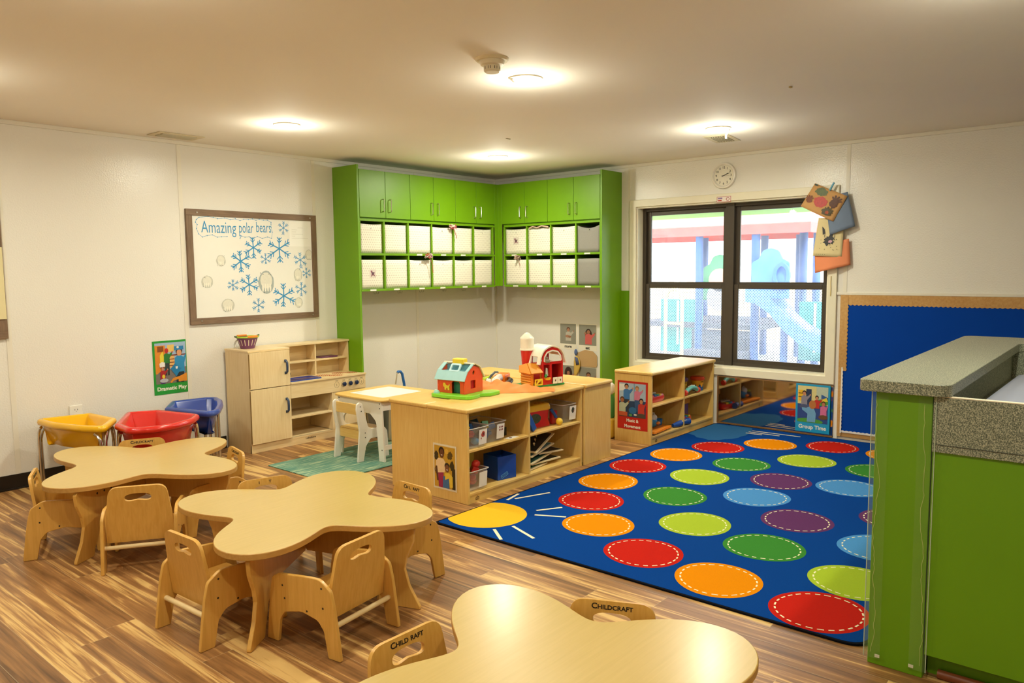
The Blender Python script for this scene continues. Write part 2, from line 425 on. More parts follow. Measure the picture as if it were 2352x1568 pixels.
def mat_teal():
    m, nt, b = new_mat('teal_streaked_mat')
    tc = N(nt, 'ShaderNodeTexCoord'); mp = N(nt, 'ShaderNodeMapping'); mp.inputs['Scale'].default_value = (4, 75, 4); mp.inputs['Rotation'].default_value = (0, 0, 0)
    no = N(nt, 'ShaderNodeTexNoise'); no.inputs['Scale'].default_value = 1.2; no.inputs['Detail'].default_value = 4; no.inputs['Roughness'].default_value = .7
    nt.links.new(tc.outputs['Object'], mp.inputs['Vector']); nt.links.new(mp.outputs['Vector'], no.inputs['Vector'])
    cr = N(nt, 'ShaderNodeValToRGB'); e = cr.color_ramp.elements
    e[0].position = .40; e[0].color = rgb('#44786a'); e[1].position = .66; e[1].color = rgb('#c9cfa0'); k = e.new(.54); k.color = rgb('#6e957e')
    nt.links.new(no.outputs['Fac'], cr.inputs['Fac']); nt.links.new(cr.outputs['Color'], b.inputs['Base Color']); b.inputs['Roughness'].default_value = .9
    return m

M_FLOOR = mat_floor()
M_WALL = mat_wall('cream_pebbled_wall_panel', '#ece8df', .24, 1.0, 95)
M_CEIL = mat_wall('painted_ceiling', '#f6f0e6', .75, .1, 60, .2)
M_TRIM = plain('#e9e3d4', rough=.4, var=.03)
M_CASING = plain('#ece5cd', rough=.4, var=.04, scale=8)
M_GREEN = plain('#6c9d02', rough=.42, var=.05, scale=5)
M_GREEN2 = plain('#699c02', rough=.5, var=.05, scale=5)
M_BLACKBASE = plain('#1d1713', rough=.35)
M_GRAN = mat_granite()
M_MAPLE = wood('#dcaf5a', '#ebc778', 'z')
M_MAPLEX = wood('#dcaf5a', '#ebc778', 'x')
M_MAPLEY = wood('#dcaf5a', '#ebc778', 'y')
M_KIT = wood('#e2c48c', '#f0d8a8', 'z')
M_KITX = wood('#e2c48c', '#f0d8a8', 'x')
M_CHAIR = wood('#d09a40', '#e2b05a', 'z', rough=.4, coat=.25)
M_CHAIRX = wood('#d09a40', '#e2b05a', 'x', rough=.4, coat=.25)
M_TOP = wood('#c2a55c', '#ccae68', 'x', rough=.3, coat=.2, scale=5, streak=18)
M_TOPEDGE = wood('#b9873f', '#c99b55', 'x', rough=.4)
M_DOWEL = plain('#e6cc98', rough=.4, var=.08)
M_SCREW = plain('#3b3530', rough=.4, metal=.6)
M_CHROME = plain('#d8d4cc', rough=.18, metal=1.0)
M_STEEL = plain('#c9c5bb', rough=.3, metal=1.0)
M_WHITE = plain('#efeadf', rough=.4)
M_DOTS = mat_dotted()
M_GREYFAB = plain('#8d8a83', rough=.85, bump=.3, scale=80)
M_BRONZE = plain('#4a4238', rough=.42, metal=.3)
M_GLASS = mat_glass(); M_FILM = mat_film()
M_BROWNFRAME = wood('#6b5440', '#8a7058', 'x', rough=.55, coat=0, scale=9, streak=10)
M_BROWNFRAMEZ = wood('#6b5440', '#8a7058', 'z', rough=.55, coat=0, scale=9, streak=10)

# ------------------------------------------------------------------ the room
X0, Y0 = -8.9, -7.6
WT = .2
WO = (-3.69, -1.85, .525, 2.03)      # window opening y0,y1,z0,z1
struct(MB().box(X0 - WT, Y0 - WT, -.12, 0 + WT, WT, 0).build('floor', M_FLOOR, smooth=False))
struct(MB().box(X0 - WT, Y0 - WT, CEIL, WT, WT, CEIL + .15).build('ceiling', M_CEIL, smooth=False))
struct(MB().box(X0, 0, 0, 0, WT, CEIL).build('wall_left', M_WALL, smooth=False))
w = MB(); y0, y1, z0, z1 = WO
w.box(0, Y0, 0, WT, y0, CEIL).box(0, y1, 0, WT, WT, CEIL).box(0, y0, 0, WT, y1, z0).box(0, y0, z1, WT, y1, CEIL)
struct(w.build('wall_right', M_WALL, smooth=False))
struct(MB().box(X0 - WT, Y0, 0, X0, 0, CEIL).build('wall_west', M_WALL, smooth=False))
struct(MB().box(X0, Y0 - WT, 0, WT, Y0, CEIL).build('wall_south', M_WALL, smooth=False))
t = 0
def trim(mb, m=M_TRIM, name=None, **k):
    global t
    t += 1
    return struct(mb.build(name or ('trim_%d' % t), m, **k))
trim(MB().box(X0, -.012, CEIL - .028, 0, 0, CEIL), bevel=.002)
trim(MB().box(-.012, Y0, CEIL - .028, 0, -.012, CEIL), bevel=.002)
for k in range(1, 8): trim(MB().box(-k * 1.2192 - .016, -.003, .1 if k > 3 else 0.0, -k * 1.2192 + .016, 0, CEIL - .028))
trim(MB().box(-.003, -1.775, 2.12, 0, -1.755, CEIL - .028))
trim(MB().box(-.003, -3.84, 1.23, 0, -3.81, CEIL - .028))
trim(MB().box(-.012, -.012, 0, 0, 0, CEIL - .028))
trim(MB().box(X0, -.008, 0, -3.37, 0, .102).box(X0, -.016, 0, -3.37, -.008, .012), M_BLACKBASE, name='baseboard_left', bevel=.002)
trim(MB().box(-2.2, -.008, 0, 0, 0, .102), M_BLACKBASE, name='baseboard_corner', bevel=.002)
trim(MB().box(-.006, -1.782, 0, 0, -1.668, 1.218), M_GREEN2, name='wainscot')        # green lower wall panel beside the cabinet
trim(MB().box(-.014, -7.6, 1.205, 0, -3.765, 1.228), M_TRIM, bevel=.003)             # rail above the bulletin board
trim(MB().box(-.012, -3.80, .0, 0, -3.768, .42), M_WHITE, bevel=.002)

# window: casing, jambs, sashes
cas = MB(); a, b_, c, d = -3.765, -1.778, .455, 2.10
P = [(a, c), (b_, c), (b_, d), (a, d)]; H = [(WO[0], WO[2]), (WO[1], WO[2]), (WO[1], WO[3]), (WO[0], WO[3])]
MW = frame((0, 0, 0), (0, -1, 0), (0, 0, 1))   # local x = -y world, normal = -x
def flipx(L): return [(-x, z) for x, z in L]
cas.plate(flipx(P)[::-1], [flipx(H)], .02, frame((0, 0, 0), (0, -1, 0), (0, 0, 1)))
win = struct(cas.build('window_1', M_CASING, bevel=.006, seg=3), 'white cased double window looking onto the playground')
j = MB(); y0, y1, z0, z1 = WO
j.box(0.0005, y0 - .001, z0, WT, y0 + .012, z1).box(0.0005, y1 - .012, z0, WT, y1 + .001, z1).box(0.001, y0 + .0122, z0 - .001, WT, y1 - .0122, z0 + .012).box(0.001, y0 + .0122, z1 - .012, WT, y1 - .0122, z1 + .001)
j.build('window_jamb', M_CASING, win, bevel=.001)
fr = MB(); fx0, fx1 = .095, .15
yl, yr = -1.862, -3.678; zb, zt = .537, 2.018
fr.box(fx0, yl - .035, zb, fx1, yl, zt).box(fx0, yr, zb, fx1, yr + .03, zt)
for ya, yb in ((yr + .0302, -2.8182), (-2.7378, yl - .0352)): fr.box(fx0 + .001, ya, zt - .03, fx1, yb, zt).box(fx0 + .001, ya, zb, fx1, yb, zb + .03)
fr.box(fx0 - .012, -2.818, zb, fx1, -2.738, zt)
fr.build('window_frame', M_BRONZE, win, bevel=.003)
def sash(y0, y1, z0, z1, x, name, film=False):
    s = MB(); w = .042
    s.box(x, y0, z0, x + .025, y0 + w, z1).box(x, y1 - w, z0, x + .025, y1, z1).box(x + .001, y0 + w + .0002, z0, x + .025, y1 - w - .0002, z0 + w * .85).box(x + .001, y0 + w + .0002, z1 - w, x + .025, y1 - w - .0002, z1)
    so = s.build(name, M_BRONZE, win, bevel=.003)
    MB().box(x + .011, y0 + w - .004, z0 + w * .85 - .004, x + .013, y1 - w + .004, z1 - w + .004).build('pane', M_GLASS, so, smooth=False)
    if film: MB().add([(x + .009, y0 + w, z0 + .036), (x + .009, y1 - w, z0 + .036), (x + .009, y1 - w, z1 - w), (x + .009, y0 + w, z1 - w)], [(0, 1, 2, 3)]).build('dotted_film', M_FILM, so, smooth=False)
    return so
for (ya, yb) in ((-2.74, -1.897), (-3.65, -2.818)):
    sash(ya, yb, 1.268, 1.99, .124, 'upper_sash')
    sash(ya, yb, .565, 1.285, .10, 'lower_sash', True)
# ------------------------------------------------------------------ lights
LAMP = 16.0
def downlight(x, y, label=None, clip=None, pw=1.0):
    g = 'round recessed ceiling lights'
    t_ = thing('ceiling_light', label or 'round recessed ceiling light', 'ceiling light', (x, y, CEIL), 0, g)
    MB().lathe([(.052, -.002), (.06, -.010), (.075, -.012), (.09, -.007), (.093, 0)], n=40).build('trim_ring', plain('#efe6d2', rough=.4), t_)
    MB().cyl((0, 0, -.003), (0, 0, -.001), .0525, 32).build('diffuser', emis('#fff1d6', 14), t_)
    if clip == 'a': MB().tube([(-.078, .05, -.001), (-.07, .03, -.02), (-.065, .02, -.028)], .005).build('spring_clip', M_WHITE, t_)
    if clip == 'b':
        MB().tube([(.06, -.065, -.003), (.045, -.05, -.04), (.04, -.045, -.05)], .004).box(.028, -.052, -.075, .044, -.04, -.048).build('spring_clip', M_WHITE, t_)
    l = bpy.data.lights.new('downlight_beam', 'AREA'); l.shape = 'DISK'; l.size = .10; l.energy = LAMP * pw; l.color = (.96, .94, .76); l.spread = R(170)
    lo = bpy.data.objects.new('downlight_beam', l); COL.objects.link(lo); lo.location = (0, 0, -.016); lo.parent = t_
    l2 = bpy.data.lights.new('added_fill_point', 'POINT'); l2.shadow_soft_size = .045; l2.energy = LAMP * .33 * pw; l2.color = (.96, .94, .76)  # added point lamp, unseen below the fixture, fills walls and ceiling
    lo2 = bpy.data.objects.new('added_fill_point', l2); COL.objects.link(lo2); lo2.location = (0, 0, -.15); lo2.parent = t_
    return t_
downlight(-3.466, -1.173, 'round recessed ceiling light nearest the left wall')
downlight(-3.346, -3.195, 'round recessed ceiling light beside the smoke detector', 'a')
downlight(-1.33, -1.222, 'round recessed ceiling light above the corner of the green cabinets', pw=1.45)
downlight(-1.266, -3.297, 'round recessed ceiling light near the window with a loose clip', 'b', pw=1.25)
for x, y in ((-5.55, -1.2), (-5.55, -3.25), (-7.6, -3.25), (-5.5, -5.4), (-3.45, -5.4)): downlight(x, y, 'recessed ceiling light outside the photographed part of the room', pw=.92)
# world and sun
wd = bpy.data.worlds.new('daylight'); sc.world = wd; wd.use_nodes = True
bg = wd.node_tree.nodes['Background']; sky = wd.node_tree.nodes.new('ShaderNodeTexSky'); sky.sky_type = 'NISHITA'; sky.sun_disc = False; sky.sun_elevation = R(50); sky.sun_rotation = R(200)
mixw = wd.node_tree.nodes.new('ShaderNodeMix'); mixw.data_type = 'RGBA'; mixw.inputs[0].default_value = .75; mixw.inputs[7].default_value = (1, 1.05, 1.12, 1)
wd.node_tree.links.new(sky.outputs[0], mixw.inputs[6]); wd.node_tree.links.new(mixw.outputs[2], bg.inputs['Color']); bg.inputs['Strength'].default_value = 3.6
sl = bpy.data.lights.new('sun', 'SUN'); sl.energy = 6.5; sl.angle = R(3); sl.color = (1, .97, .92)
so = bpy.data.objects.new('sun', sl); COL.objects.link(so); so.location = (-4, -8, 12); so.rotation_euler = Vector((.62, .42, -.95)).to_track_quat('-Z', 'Y').to_euler()

# ------------------------------------------------------------------ ceiling fittings
t_ = thing('smoke_detector', 'round off-white smoke detector with dark side vents on ceiling', 'smoke detector', (-3.749, -3.319, CEIL))
MB().lathe([(0, -.012), (.075, -.012), (.082, -.004), (.082, 0)], n=36).build('mount_plate', plain('#e3d6b4', rough=.5), t_)
MB().lathe([(.062, -.012), (.056, -.03), (.04, -.034), (.04, -.058), (.034, -.064), (0, -.064)], n=32).build('sensor_cap', plain('#e9dfc6', rough=.45), t_)
v = MB()
for k in range(8):
    a = 2 * PI * k / 8
    v.add([(.0406 * math.cos(a + q), .0406 * math.sin(a + q), z) for q, z in ((-.28, -.040), (.28, -.040), (.28, -.053), (-.28, -.053))], [(0, 1, 2, 3)])
v.build('side_vent', plain('#2c241c', rough=.6), t_)
def vent(x, y, rz, label, cut):
    t_ = thing('ceiling_vent', label, 'vent', (x, y, CEIL), rz, 'ceiling air vents')
    MB().plate([(-.17, -.10), (.17, -.10), (.17, .10), (-.17, .10)], [[(-.13, -.065), (-.13, .065), (.13, .065), (.13, -.065)]], .006, frame((0, 0, -.007), (1, 0, 0), (0, 1, 0))).build('vent_frame', plain('#d9cba8', rough=.5), t_, bevel=.002)
    MB().box(-.13, -.065, -.003, .13, .065, -.0005).build('duct_opening', plain('#5a5140', rough=.8), t_)
    s = MB()
    for k in range(7): s.box(-.125, -.060 + k * .019, -.012, .125, -.056 + k * .019, -.003, M=Matrix.Identity(4))
    s.build('louvre', plain('#d3c7a6', rough=.5), t_)
vent(-3.775, -.215, 0, 'rectangular grey ceiling vent close to the left wall', 0)
vent(-.83, -3.12, R(8), 'rectangular ceiling vent with louvres near the window wall', 1)
tag(MB().box(-.022, -.006, 0, .022, .006, .004).build('adhesive_scrap', plain('#8d7c58', rough=.8), loc=(-1.98, -1.9, CEIL - .004)), 'small grey-brown scrap stuck to the ceiling left of centre', 'scrap')
tag(MB().ball((0, 0, 0), (.016, .01, .005), 10).build('plaster_lump', plain('#c9b27c', rough=.9), loc=(-2.19, -4.17, CEIL - .003)), 'small dried lump on the bare ceiling at upper right', 'mark')

# ------------------------------------------------------------------ green wall cabinets
def gpart(mb, name, par, **k): return mb.build(name, M_GREEN, par, bevel=k.pop('bevel', .0015), **k)
tag(gpart(MB().box(-2.228, -.35, 0, -2.206, -.001, 2.375), 'cabinet_end_panel', None), 'tall green end panel standing left of the cabinets beside the play kitchen', 'panel', 'tall green cabinet end panels')
tag(gpart(MB().box(-.35, -1.678, 0, -.001, -1.656, 2.38), 'cabinet_end_panel', None), 'tall green end panel at the window side of the cabinets', 'panel', 'tall green cabinet end panels')
tag(gpart(MB().box(-.405, -.35, 1.262, -.35, -.345, 2.337).box(-.35, -.405, 1.262, -.345, -.35, 2.337).box(-.352, -.352, 1.262, -.345, -.345, 2.337), 'corner_filler', None), 'green corner filler strip where the two cabinet runs meet', 'filler panel')
ZD0, ZD1 = 1.918, 2.337
def pull(par, x, y, z, ax):
    """vertical d pull, sticking out of the door towards the room"""
    o = Vector((0, -1, 0)) if ax == 'x' else Vector((-1, 0, 0))
    p = Vector((x, y, z)); h = .055
    pts = [p + Vector((0, 0, h)), p + o * .022 + Vector((0, 0, h)), p + o * .028 + Vector((0, 0, h - .006)), p + o * .028 - Vector((0, 0, h - .006)), p + o * .022 - Vector((0, 0, h)), p - Vector((0, 0, h))]
    MB().tube(pts, .0042, 8).build('handle', M_STEEL, par)
def cabinet(run, a, mid, b, label):
    t_ = thing('wall_cabinet', label, 'cabinet', (0, 0, 0), 0, 'green double-door wall cabinets')
    if run == 'A':
        gpart(MB().box(a, -.332, ZD0 - .012, b, -.001, ZD1), 'body', t_)
        for p, q, hx in ((a, mid, mid - .04), (mid, b, mid + .045)):
            d = gpart(MB().box(p + .002, -.352, ZD0, q - .002, -.334, ZD1), 'door', t_); pull(d, hx, -.352, 2.03, 'x')
    else:
        gpart(MB().box(-.332, b, ZD0 - .012, -.001, a, ZD1), 'body', t_)
        for p, q, hy in ((a, mid, mid + .045), (mid, b, mid - .04)):
            d = gpart(MB().box(-.352, q + .002, ZD0, -.334, p - .002, ZD1), 'door', t_); pull(d, -.352, hy, 2.03, 'y')
cabinet('A', -2.205, -1.905, -1.602, 'green double-door wall cabinet next to the left end panel')
cabinet('A', -1.602, -1.297, -.995, 'green double-door wall cabinet in the middle of the left run')
cabinet('A', -.995, -.69, -.405, 'green double-door wall cabinet left of the corner')
cabinet('B', -.405, -.716, -1.018, 'green double-door wall cabinet right of the corner')
cabinet('B', -1.018, -1.342, -1.655, 'green double-door wall cabinet nearest the window')
CA = [-2.205, -1.925, -1.632, -1.325, -1.022, -.728, -.43]
CB = [-.43, -.74, -1.053, -1.366, -1.655]
def cubbies(run, cs, label):
    t_ = thing('cubby_shelf', label, 'shelf', (0, 0, 0), 0, 'green cubby shelves')
    a, b = cs[0], cs[-1]
    def bx(u0, d0, z0, u1, d1, z1):
        return MB().box(u0, -d1, z0, u1, -d0, z1) if run == 'A' else MB().box(-d1, u1, z0, -d0, u0, z1)
    e = .03 if run == 'A' else -.03
    for z0, z1 in ((1.885, 1.905), (1.578, 1.598), (1.255, 1.275)): gpart(bx(a, .001, z0, b + (e if run == 'A' else 0), .35, z1), 'shelf_board', t_)
    for k, u in enumerate(cs):
        u0, u1 = u - .008, u + .008
        if run == 'A' and k == 0: u0 = u + .0005
        if run == 'B' and k == len(cs) - 1: u0 = u + .0005
        gpart(bx(u0, .001, 1.276, u1, .348, 1.577), 'divider', t_); gpart(bx(u0, .001, 1.599, u1, .348, 1.884), 'divider', t_)
    gpart(bx(a, .001, 1.27, b, .01, 1.9), 'back_panel', t_)
    for row in (1.255, 1.578):
        for k in range(len(cs) - 1):
            if row > 1.5 and k in (0, 1, 5) and run == 'A': continue
            u = (cs[k] + cs[k + 1]) / 2 + random.uniform(-.02, .02); q = .035
            bx(u - q, .3502, row + .003, u + q, .3508, row + .017).build('name_label', M_WHITE, t_)
cubbies('A', CA, 'green cubby shelf of two rows on the left wall'); cubbies('B', CB, 'green cubby shelf of two rows between corner and window')
ORD = ['first', 'second', 'third', 'fourth', 'fifth', 'sixth']
bin0 = None
def fabric_bin(w, mat, label, cat, group, M4, sag=.0):
    global bin0
    h = .262; dp = .30; n = 10
    t_ = thing('fabric_bin', label, cat, (0, 0, 0), 0, group); t_.matrix_world = M4
    mb = MB(); L0, L1 = [], []
    # front panel bulges and sags slightly at the top edge
    def fr(u, v): return Vector((-w / 2 + u * w, -.006 * math.sin(PI * u) * math.sin(PI * v) + (.012 * sag * math.sin(PI * u) * v), v * h - sag * .055 * math.sin(PI * u) * v ** 3 * .5))
    G = [[fr(i / n, j / 6) for i in range(n + 1)] for j in range(7)]
    vs = [p for row in G for p in row]; fs = [(j * (n + 1) + i, j * (n + 1) + i + 1, (j + 1) * (n + 1) + i + 1, (j + 1) * (n + 1) + i) for j in range(6) for i in range(n)]
    mb.add(vs, fs); mb.build('front_panel', mat, t_, solid=.004)
    MB().box(-w / 2, .002, 0, -w / 2 + .003, dp, h).box(w / 2 - .003, .002, 0, w / 2, dp, h).box(-w / 2, dp - .003, 0, w / 2, dp, h).box(-w / 2, .002, 0, w / 2, dp, .003).build('bin_body', mat, t_)
    MB().cyl((0, -.001 + sag * .004, h - .04), (0, -.004, h - .04), .006, 12).build('grommet', M_STEEL, t_)
    return t_
for run, cs in (('A', CA), ('B', CB)):
    for k in range(len(cs) - 1):
        for row, z in (('top', 1.599), ('bottom', 1.276)):
            u = (cs[k] + cs[k + 1]) / 2; w = abs(cs[k + 1] - cs[k]) - .026
            grey = run == 'B' and k == 3
            if run == 'A': M4 = Matrix.Translation((u, -.335 + random.uniform(0, .01), z + .0005))
            else: M4 = Matrix.Translation((-.335 + random.uniform(0, .01), u, z + .0005)) @ Matrix.Rotation(-PI / 2, 4, 'Z')
            if grey: lab = 'plain grey fabric bin in the %s cubby row next to the window panel' % row; g = 'plain grey fabric bins'
            else:
                side = 'left-wall cubbies' if run == 'A' else 'cubbies right of the corner'
                lab = 'cream dotted fabric bin, %s from left in %s row, %s' % (ORD[k], row, side); g = 'cream dotted fabric bins in the green cubbies'
            b = fabric_bin(w, M_GREYFAB if grey else M_DOTS, lab, 'storage bin', g, M4, 1.0 if grey and row == 'top' else random.choice((0, 0, .2)))
            if (run, k, row) in (('A', 0, 'bottom'), ('B', 0, 'top')):
                art(b, 'picture_tag', frame((-.035, -.0075, .10), (1, 0, 0), (0, 0, 1)), .075, .075, [('#d9cfc4', [(0, 0), (1, 0), (1, 1), (0, 1)]), ('#8a5560', [(.15, .2), (.4, .1), (.5, .4), (.8, .3), (.7, .6), (.9, .85), (.5, .7), (.2, .9), (.3, .5)]), ('#57424f', [(.35, .35), (.65, .3), (.6, .6), (.4, .65)])])
def ribbon(loc, label, c1, c2, seed, drop):
    rnd = random.Random(seed); o = Vector(loc)
    t_ = thing('gift_ribbon', label, 'ribbon', loc, 0)
    for c in (c1, c2):
        mb = MB()
        for k in range(4):
            pts = [Vector((rnd.uniform(-.05, .05), rnd.uniform(-.03, 0), rnd.uniform(-.02, .03))) for _ in range(5)]; mb.tube(pts, .004, 6)
        mb.tube([(0, -.01, 0), (.02 + rnd.uniform(-.01, .02), -.02, -drop * .4), (.05, -.012, -drop)], .003, 6)
        mb.build('curled_strand', plain(c, rough=.5), t_)
ribbon((-1.06, -.365, 1.865), 'curled red and white ribbon on the fifth top bin left of the corner', '#b03038', '#e8e0d0', 1, .11)
ribbon((-1.40, -.368, 1.575), 'curled red and white ribbon hanging over the third lower bin', '#b03038', '#dcd8d0', 2, .16)
ribbon((-.368, -.62, 1.56), 'pale pink ribbon hanging down the first lower bin right of corner', '#c8a294', '#b9a08c', 3, .18)
tag(MB().tube([(-.352 , -.78, 1.86), (-.36, -.83, 1.875), (-.352, -.88, 1.862), (-.36, -.95, 1.878), (-.352, -1.03, 1.864)], .007, 6).build('fabric_garland', plain('#cfae9c', rough=.7, var=.4, scale=60)), 'crumpled floral fabric edge on the second top bin right of corner', 'fabric')
# coat hooks
def hook(run, u, lab):
    t_ = thing('coat_hook', lab, 'hook', (u, -.05, 1.255) if run == 'A' else (-.05, u, 1.255), 0 if run == 'A' else -PI / 2, 'double coat hooks under the green cubbies')
    MB().box(-.008, -.012, -.004, .008, .012, 0).cyl((0, 0, -.004), (0, 0, -.03), .003, 8).build('hook_stem', M_STEEL, t_)
    MB().tube([(0, 0, -.028), (-.012, 0, -.038), (-.024, 0, -.036), (-.03, 0, -.024)], .003, 6).ball((-.03, 0, -.024), .005, 8).tube([(0, 0, -.028), (.012, 0, -.038), (.024, 0, -.036), (.03, 0, -.024)], .003, 6).ball((.03, 0, -.024), .005, 8).build('hook_prong', M_STEEL, t_)
for k, u in enumerate((-2.08, -1.79, -1.49, -1.20, -.88, -.58)): hook('A', u, 'steel double coat hook under the left cubbies, %s from the left' % ORD[k])
for k, u in enumerate((-.60, -.92, -1.24, -1.54)): hook('B', u, 'steel double coat hook under the right cubbies, %s from the corner' % ORD[k])

# ------------------------------------------------------------------ whiteboard and wall items
wb = thing('whiteboard', 'brown framed whiteboard with blue snowflakes and polar bear lettering', 'whiteboard', (-3.632, 0, 1.03))
W, H = 1.198, .905; fw = .05
MF = frame((0, -.022, 0), (1, 0, 0), (0, 0, 1))      # local x right, y up, normal -y (towards room)
def wbframe(par, W, H):
    for z in (0, H - fw): MB().box(0, -.022, z, W, -.001, z + fw).build('frame_rail', M_BROWNFRAME, par, bevel=.002)
    for x in (0, W - fw): MB().box(x, -.022, fw, x + fw, -.001, H - fw).build('frame_stile', M_BROWNFRAMEZ, par, bevel=.002)
    MB().box(fw - .002, -.012, fw - .002, W - fw + .002, -.002, H - fw + .002).build('writing_surface', plain('#f1efe6', rough=.16, var=.01), par)
wbframe(wb, W, H)
s = MB()
for x in (.09, W - .065):
    for z in (.026, H - .026): s.cyl((x, -.0225, z), (x, -.0245, z), .007, 12)
s.build('screw', M_STEEL, wb)
MS = frame((0, -.0122, 0), (1, 0, 0), (0, 0, 1))
def px2wb(px, py):
    """board drawing coordinates from the photo crop grid"""
    u = (px - 180 + (py - 160) * -.055) / (1538 - 180); v = (py - 152) / (1345 - 152)
    return u, v
def bxy(px, py):   # px,py in a 1764x1568 view of the board -> metres on the board (bilinear inverse, coarse)
    TL, TR, BR, BL = (111, 94), (1578, 165), (1620, 1305), (185, 1405)
    # iterate
    u, v = .5, .5
    for _ in range(12):
        X = (1 - u) * (1 - v) * TL[0] + u * (1 - v) * TR[0] + u * v * BR[0] + (1 - u) * v * BL[0]
        Y = (1 - u) * (1 - v) * TL[1] + u * (1 - v) * TR[1] + u * v * BR[1] + (1 - u) * v * BL[1]
        u += (px - X) / 1450; v += (py - Y) / 1225
    k = .10; u2 = u * (1 + k) / (1 + k * u)   # mild perspective along the wall
    return u2 * W, (1 - v) * H
SK = [0]
def stroke(mb, pts, w):
    SK[0] = (SK[0] + 1) % 60; P = [Vector((x, y, SK[0] * 1.2e-5)) for x, y in pts]
    for a, b in zip(P, P[1:]):
        d = (b - a)
        if d.length < 1e-5: continue
        n_ = Vector((-d.y, d.x, 0)).normalized() * w / 2; e = d.normalized() * w * .3
        mb.add([MS @ (a - n_ - e), MS @ (b - n_ + e), MS @ (b + n_ + e), MS @ (a + n_ - e)], [(0, 1, 2, 3)])
BLUE = plain('#2f8fc4', rough=.5, var=.15)
fl = MB(); rnd = random.Random(3)
for (px, py, s) in ((1153, 302, 60), (798, 525, 95), (1100, 535, 120), (660, 680, 105), (938, 655, 50), (1370, 660, 75), (1450, 810, 50), (582, 950, 55), (755, 945, 95), (1383, 990, 70), (1160, 1070, 120), (862, 1180, 68)):
    fl = MB(); cx, cy = bxy(px, py); r = s * .00088; ww = .0035 + s * .00003 * (2 if s > 90 else 1)
    for k in range(6 if s > 60 else 6):
        a = PI / 2 + k * PI / 3 + rnd.uniform(-.12, .12); rr_ = r * rnd.uniform(.85, 1.1)
        e = (cx + rr_ * math.cos(a), cy + rr_ * math.sin(a)); stroke(fl, [(cx, cy), e], ww)
        for q in (.55, .8):
            m_ = (cx + rr_ * q * math.cos(a), cy + rr_ * q * math.sin(a))
            for sg in (-1, 1): stroke(fl, [m_, (m_[0] + rr_ * .33 * math.cos(a + sg * .75), m_[1] + rr_ * .33 * math.sin(a + sg * .75))], ww * .7)
    fl.build('snowflake_drawing', BLUE, wb, smooth=False)
bd = MB(); path = [(240, 190), (325, 180), (375, 190), (420, 203), (490, 195), (545, 212), (600, 203), (650, 222), (690, 208), (740, 210), (785, 203), (825, 218), (862, 205), (910, 216), (957, 216), (1000, 240), (1000, 260), (1003, 295), (1015, 350), (1008, 420), (960, 405), (898, 420), (842, 400), (795, 425), (750, 403), (705, 408), (665, 395), (652, 425), (655, 390)]
p2 = [(240, 190), (215, 215), (208, 245), (225, 272), (219, 316), (240, 375), (276, 410), (320, 393), (370, 385), (418, 410), (460, 405), (517, 402)]
for q in (path, p2):
    stroke(bd, [bxy(*p) for p in q], .0028)
    for p in q: bd.cyl(MS @ Vector((*bxy(*p), 0)), MS @ Vector((*bxy(*p), .0006)), .0042, 8)
bd.build('lettering_border', BLUE, wb, smooth=False)
def bt(body, px0, px1, py, size):
    x0, y = bxy(px0, py); x1, _ = bxy(px1, py); 
    o = text(wb, 'lettering', body, MS @ Matrix.Translation((x0, y, .0003)), size, '#2f8fc4', 'LEFT', -.0006)
    xs = [v.co.x for v in o.data.vertices]; k = (x1 - x0) / (max(xs) - min(xs)); m0 = min(xs)
    for v in o.data.vertices: v.co.x = x0 + (v.co.x - m0) * k
bt('Amazing', 262, 608, 300, .135); bt('polar', 640, 795, 305, .125); bt('bears', 828, 1000, 300, .125)
# paper hand-print bears
for i, (px, py, a, b, c) in enumerate(((458, 676, 52, 62, 0), (328, 915, 62, 66, 0), (535, 1182, 74, 72, 0), (948, 918, 95, 128, 1), (1485, 604, 48, 62, 0), (1340, 830, 56, 76, 0), (1350, 1145, 52, 62, 0))):
    x, y = bxy(px, py); rx, ry = a * .00083, b * .00079
    sh = [('#c9c8ba' if not c else '#a9b2ae', [(.5 + .5 * math.cos(q * PI / 8) * rnd.uniform(.9, 1), .5 + .5 * math.sin(q * PI / 8) * rnd.uniform(.9, 1)) for q in range(16)]), ('#e3e0d0', ell(.5, .42, .36, .34, 14))]
    for q in range(4): sh.append(('#f0ecdc', ell(.28 + q * .15, .72, .055, .18, 8)))
    for q in range(5): sh.append(('#5f635c', ell(rnd.uniform(.15, .85), rnd.choice((.15, .9)) + rnd.uniform(-.05, .05), .03, .02, 6)))
    art(wb, 'paper_bear', MS @ Matrix.Translation((x - rx, y - ry, .0006)), 2 * rx, 2 * ry, sh)
x, y = bxy(1232, 508); pp = MB().box(0, 0, 0, .222, .215, .0006, M=MS @ Matrix.Translation((x, y, .0003))).build('notice_sheet', plain('#f4f2ea', rough=.5, var=.01), wb)
g = MB()
for k, (a, b) in enumerate(((.08, .14), (.02, .08), (.02, .07), (.02, .14), (.02, .06), (.02, .19))): g.box(a + .005, .16 - k * .018, 0, b, .1615 - k * .018, .0003, M=MS @ Matrix.Translation((x, y, .001)))
g.build('printed_lines', plain('#b9b5a8', rough=.6), pp, smooth=False)
wb2 = thing('whiteboard', 'brown framed board cut off by the left edge with taped paper', 'board', (-6.085, 0, 1.018))
wbframe(wb2, 1.2, .905)
MB().box(1.0, -.030, .13, 1.195, -.026, .60, M=Matrix.Rotation(0, 4, 'Y')).build('taped_sheet', plain('#e3d6a6', rough=.7, bump=.4, scale=12), wb2)

